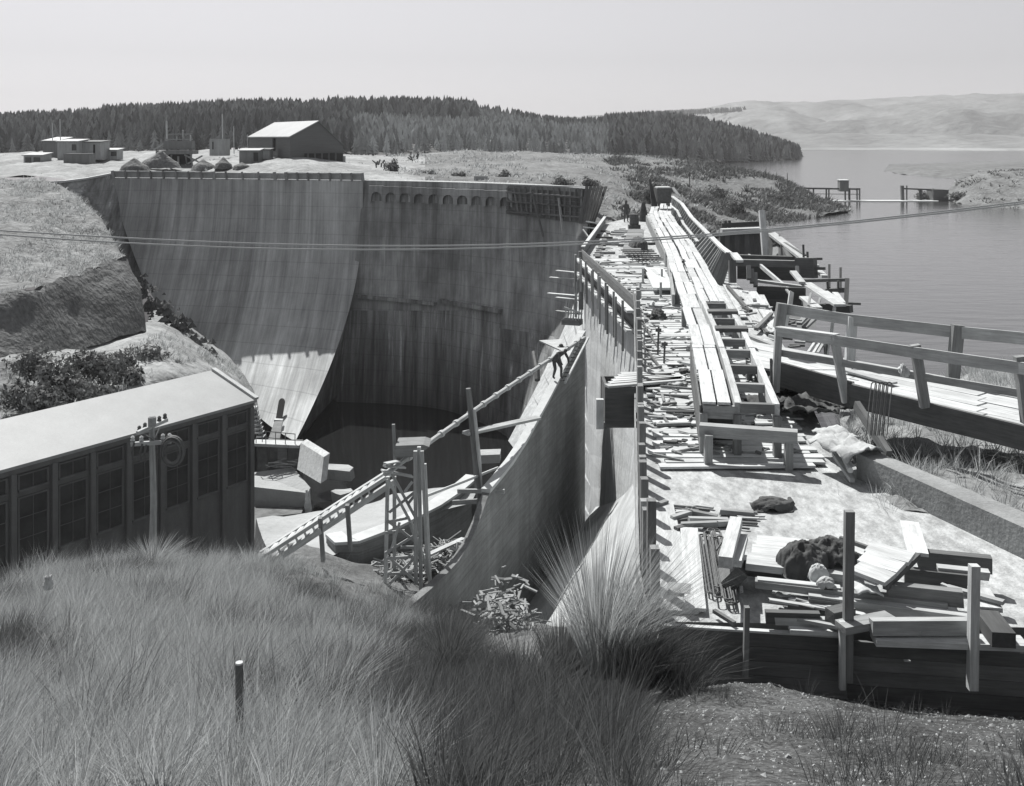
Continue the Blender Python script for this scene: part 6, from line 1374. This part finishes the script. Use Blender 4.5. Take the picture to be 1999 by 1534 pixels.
# ================================================================== SHRUBS AND GRASS
def shrub(name, lab, c, r, h, n, m='leaf', seed=0, leaf=.16):
    o = thing(name, lab, 'shrub', c); g = np.random.default_rng(seed)
    d = g.normal(size=(n, 3)); d /= np.linalg.norm(d, axis=1)[:, None]; rad = g.uniform(.45, 1, n)**.6
    lob = 1+.35*np.sin(d[:, 0]*5+seed)+.25*np.sin(d[:, 1]*7+d[:, 2]*5)
    pos = d*(rad*lob)[:, None]*np.array((r, r, h*.55))+np.array(c)+np.array((0, 0, h*.5)); pos[:, 2] = np.maximum(pos[:, 2], c[2]-.2)
    a1 = g.normal(size=(n, 3)); a1 /= np.linalg.norm(a1, axis=1)[:, None]; a2 = np.cross(a1, d); s_ = leaf*g.uniform(.6, 1.3, n)[:, None]
    v = np.stack((pos-a1*s_, pos+a2*s_*.5, pos+a1*s_, pos-a2*s_*.5), 1).reshape(-1, 3); k = np.arange(n)*4
    f = np.stack((k, k+1, k+2, k+3), 1); rd = np.repeat(g.uniform(0, 1, n), 4)
    link_mesh('foliage', v, f, m, o, rd=rd)
    mb = MB()
    for q in range(4): a = q*1.6+seed; mb.tube([Vector(c)+Vector((0, 0, -.2)), Vector(c)+Vector((r*.4*math.cos(a), r*.4*math.sin(a), h*.5))], [.05, .02], 5)
    mb.build('stem', 'trunk', o)
    return o
sb = 0
for (u, v, d, r, h, lab) in ((60, 722, 62, 1.2, 1.6, 'leftmost pale shrub on the bank above the powerhouse roof'), (105, 745, 61, 1.3, 1.7, 'second shrub from the left above the powerhouse roof'), (140, 770, 60.5, 1.2, 1.5, 'shrub touching the back of the powerhouse roof near its left part'), (165, 715, 65, 1.1, 1.4, 'shrub in the middle of the bank above the powerhouse'), (200, 735, 65, 1.2, 1.6, 'rounded shrub just above the middle of the powerhouse roof'), (238, 715, 68, 1.1, 1.5, 'shrub right of the rounded one above the powerhouse'), (255, 745, 67, .9, 1.2, 'low shrub at the roof ridge right of the middle'), (290, 700, 73, 1.2, 1.3, 'shrub beside the pale path above the powerhouse'), (85, 790, 58.5, 1.1, 1.3, 'dark shrub at the left behind the powerhouse ridge'), (40, 780, 59, 1.2, 1.3, 'dark shrub at the left edge behind the powerhouse roof'), (190, 772, 62.5, .9, 1.0, 'small pale shrub against the powerhouse ridge'), (330, 715, 74, .8, .8, 'small shrub at the right end of the bank by the path')):
    sb += 1; c = P(u, v+8, d); shrub('shrub', lab, tuple(c+Vector((0, 0, -.2))), r, h, 900, 'leaf', sb, .17)
for (u, v, d, r, h, lab) in ((766, 330, 130, .9, 1.7, 'dark shrub on the slope just behind the dam crest'), (985, 345, 121, 1.0, 1.2, 'round dark shrub behind the crest near the white ring'), (1096, 358, 112, 1.1, 1.2, 'dark shrub behind the far formwork'), (1150, 362, 106, .9, 1.3, 'dark shrub at the end of the far formwork'), (835, 338, 125, .8, .9, 'low shrub behind the arcade'), (897, 340, 124, .8, .9, 'low pale shrub behind the middle of the arcade'), (1010, 322, 160, 1.5, 1.2, 'wide low shrub on the grass hill'), (1274, 386, 105, .9, 2.0, 'dark bush behind the far wagon'), (1398, 375, 150, 2.2, 1.5, 'dark scrub on the grass hill right of the wagon'), (1442, 400, 138, 2.0, 1.4, 'dark scrub low on the grass hill above the inlet'), (1520, 385, 158, 2.0, 1.3, 'dark scrub near the point of the grass hill'), (1562, 372, 172, 1.6, 1.0, 'dark scrub at the tip of the grass hill point'), (1905, 362, 183, 2.5, 2.0, 'large bush on the right headland'), (1870, 380, 177, 1.6, 1.2, 'pale bush at the left of the right headland'), (1800, 383, 183, 1.2, 1.6, 'round bush beside the right walkway posts')):
    sb += 1; shrub('shrub', lab, tuple(P(u, v+6, d)+Vector((0, 0, -.3))), r, h, 500, 'leaf', sb, .24)
# far hill tussock cover
def cover(name, patch, N, nb, h, spread, rad, w, m, r=(0, 1, 0, 1), wind=(.15, -.05), f=None, rdl=(0, 1)):
    p = patch.sample(N, *r)
    if f is not None: p = p[np.array([f(q) for q in p], dtype=bool)]
    root, hs__, ln = tussocks(p, nb, h, spread, rad)
    return blades(name, root, hs__, w, ln, m, wind=wind, kind='stuff', rdlo=rdl[0], rdhi=rdl[1])
cover('hill_tussock', gh, 9000, 5, .55, .9, .35, .16, 'grass', (0, .8, 0, 1), f=lambda q: fbm(q[0]*.09, q[1]*.06, 1) > -.1)
cover('hill_scrub', gh, 9000, 7, .8, 1.0, .5, .22, 'grassd', (0, .75, .3, 1), f=lambda q: CX+F*q[0]/q[1] > 1200+60*fbm(q[0]*.1, q[1]*.1, 4) and fbm(q[0]*.1, q[1]*.08, 9) > -.12)
cover('headland_tussock', hd, 1500, 5, .6, .9, .4, .2, 'grassd')
cover('plateau_tussock', pl, 3500, 4, .35, .9, .3, .1, 'grass', (0, 1, 0, 1), f=lambda q: fbm(q[0]*.12, q[1]*.1, 7) > .12)
cover('knoll_tussock', kt, 9000, 8, .42, .9, .25, .05, 'grass', (0, 1, .05, .93), f=lambda q: fbm(q[0]*.25, q[1]*.2, 7) > -.25)
cover('bench_grass', be, 5000, 8, .45, .8, .2, .045, 'grass', (.3, .95, .05, .95), f=lambda q: fbm(q[0]*.3, q[1]*.3, 3) > -.05 and q[0] < -24)
cover('bank_grass', ub, 12000, 16, .5, .8, .14, .018, 'grass', (0, .9, 0, .8))
# foreground tussock on the hillside
def fore_ok(q):
    u = CX+F*q[0]/q[1]; v = VH-F*q[2]/q[1]
    if q[1] > 29.5 or q[1] < 5.7: return False
    if u > 1255 and v > 1330-(u-1255)*.2: return False
    if u > 1275: return False
    if 940 < u < 1035 and 1170 < v < 1300: return rnd.random() < .08
    if 1035 < u and q[1] > 15.5: return False
    if 560 < u < 760 and 1120 < v < 1215: return rnd.random() < .35
    return True
P0 = hs_.sample(19000, 0, .8, 1/11+.001, 1); P0 = P0[np.array([fore_ok(q) for q in P0])]
dk = np.array([fbm(q[0]*.35, q[1]*.35, 2)+1.3*max(0, (CX+F*q[0]/q[1]-650)/300)*(1 if VH-F*q[2]/q[1] > 1190 else .3) for q in P0])
for nm, sel, m_, hh, nb in (('dry_grass', dk < .45, 'grass', .58, 62), ('dark_grass', dk >= .3, 'grassd', .56, 56)):
    r_, h_, l_ = tussocks(P0[sel], nb, hh, .62, .13); blades(nm, r_, h_, .0065, l_, m_, wind=(.16, -.05), kind='stuff')
# single big tussocks that stand out
for i, (u, v, d, h, sp_, n_, m_, lab) in enumerate(((1105, 1300, 13.5, 1.35, .36, 1300, 'grassd', 'largest dark tussock rising against the pale chute floor'), (1180, 1290, 13.2, 1.45, .4, 1500, 'grass', 'pale seeded tussock right of the largest dark one'), (1245, 1310, 12.8, 1.2, .5, 1100, 'grassd', 'dark tussock drooping in front of the downstream studs'), (1330, 1330, 12.6, .85, .7, 600, 'grassd', 'dark arching tussock in front of the left end of the front formwork'), (880, 1270, 15, .9, .55, 600, 'grassd', 'dark tussock below the foot of the tall curved wall'), (300, 1105, 26, .9, .8, 700, 'grass', 'pale feathery tussock before the power pole foot'), (160, 1140, 24, .9, .8, 700, 'grass', 'pale feathery tussock at the left before the powerhouse'), (640, 1360, 10.5, .7, .6, 500, 'grass', 'pale upright tussock right of the dark round stake'), (1030, 1340, 12, 1.0, .5, 600, 'grassd', 'dark tussock below the spill of pale scraps'), (240, 1120, 25, .7, .9, 500, 'grass', 'low pale tussock between the two feathery ones'))):
    c = np.array(list(P(u, v, d))); rt, hh, ln = tussocks(c[None], n_, h, sp_*1.5, .22); rt[:, 2] -= .1
    o = thing('tussock', lab, 'tussock', tuple(c)); blades('blade_clump', rt, hh, .008 if d < 20 else .014, ln, m_, o, wind=(.16, -.05))['kind'] = 'stuff'
G_ = gv.sample(1500, 0, .62, 0, .8); G_ = G_[np.array([fbm(q[0]*.8, q[1]*.8, 5)+.55*max(0, 1.0-(q[1]-5)/5) > .25 for q in G_])]
r_, h_, l_ = tussocks(G_, 30, .3, .9, .12); blades('gravel_grass', r_, h_, .006, l_, 'grassd', wind=(.2, -.05), kind='stuff')
# stones on the gravel corner and the eroded bank
mb = MB()
for q in gv.sample(15000, .0, .78, 0, .8):
    s_ = rnd.uniform(.006, .02)*(2.2 if rnd.random() < .03 else 1); c = Vector(q.tolist()); p5 = [c+Vector((s_*rnd.uniform(.6, 1.3)*math.cos(a), s_*rnd.uniform(.6, 1.3)*math.sin(a), rnd.uniform(-.2, .3)*s_)) for a in (0, 1.3, 2.5, 3.8, 5)]
    t_ = c+Vector((rnd.uniform(-.3, .3)*s_, rnd.uniform(-.3, .3)*s_, s_*.8)); mb.add(p5+[t_], [(i, (i+1) % 5, 5) for i in range(5)])
tag(mb.build('loose_stones', 'pebble'), kind='stuff')
mb = MB()
for k in range(240):                          # rubble in the joint between the cut bank and the dam
    t = rnd.random(); u = 262+t*150+rnd.gauss(0, 12); v = 555+t*150+rnd.gauss(0, 10); d = 97-t*4; s_ = rnd.uniform(.15, .55); c = P(u, v, d)
    p6 = [c+Vector((s_*rnd.uniform(.6, 1.3)*math.cos(a), s_*rnd.uniform(.6, 1.3)*math.sin(a), -.4*s_)) for a in (0, 1.2, 2.4, 3.7, 5)]; t_ = [c+Vector((rnd.uniform(-.4, .4)*s_, rnd.uniform(-.4, .4)*s_, s_*.7))]
    mb.add(p6+t_, [(i, (i+1) % 5, 5) for i in range(5)]+[(4, 3, 2, 1, 0)])
tag(mb.build('rubble', 'cut'), kind='stuff')

mb = MB()
for k in range(420):                          # chips and slivers all over the plank floor
    v = rnd.uniform(470, 900); y_ = F*6.9/(v-VH); xl = edge_x(LEFT, y_)+.2; xr = min(xl+4, 6.6+max(0, y_-24)*.06); c = Vector((rnd.uniform(xl, xr), y_, ZD+.12)); a = rnd.uniform(-.9, .9); l = rnd.uniform(.06, .3)
    q = Vector((math.cos(a)*l/2, math.sin(a)*l/2, rnd.uniform(-.03, .03))); mb.beam(c-q, c+q, rnd.uniform(.02, .07), rnd.uniform(.015, .05), roll=rnd.uniform(-.5, .5))
tag(mb.build('timber_chips', 'grey'), kind='stuff')
# ================================================================== HAZE over the valley and the lake
hz_ = MB(); hz_.box((0, 1600, 48), (9000, 3700, 164)); hm = bpy.data.materials.new('haze'); hm.use_nodes = True; n = hm.node_tree.nodes
n.remove(n['Principled BSDF']); pv = n.new('ShaderNodeVolumePrincipled'); pv.inputs['Density'].default_value = .00019; pv.inputs['Color'].default_value = (.95, .95, .96, 1)
hm.node_tree.links.new(pv.outputs[0], n['Material Output'].inputs['Volume'])
tag(hz_.build('haze', hm), kind='stuff')
for k in range(16):                           # thin laths filling the foreground pile
    u0 = rnd.uniform(1500, 1760); v0 = 1150+rnd.uniform(0, 62)+(u0-1500)*.06; L_ = rnd.uniform(60, 190)
    tag(MB().beam(Q(u0, v0, -6.74+rnd.uniform(0, .1)), Q(u0+L_, v0+L_*rnd.uniform(.08, .26), -6.72+rnd.uniform(0, .1)), rnd.uniform(.05, .1), rnd.uniform(.025, .05), cut=.02).build('lath', rnd.choice(('pale', 'wood', 'grey'))), 'thin lath lying among the timbers of the foreground pile', 'lath', 'laths in the foreground timber pile')
for k in range(18):
    u0 = rnd.uniform(1290, 1480); v0 = rnd.uniform(985, 1040); q = Q(u0, v0, -6.86); a = rnd.uniform(-.4, .4); l = rnd.uniform(.15, .5); dq = Vector((math.cos(a)*l/2, math.sin(a)*l/2, 0))
    tag(MB().beam(q-dq, q+dq, rnd.uniform(.03, .07), rnd.uniform(.02, .05), cut=.02).build('sliver', rnd.choice(('grey', 'wood', 'darkw'))), 'small wood sliver on the bare concrete near the hooked bars', 'sliver', 'slivers on the bare concrete')
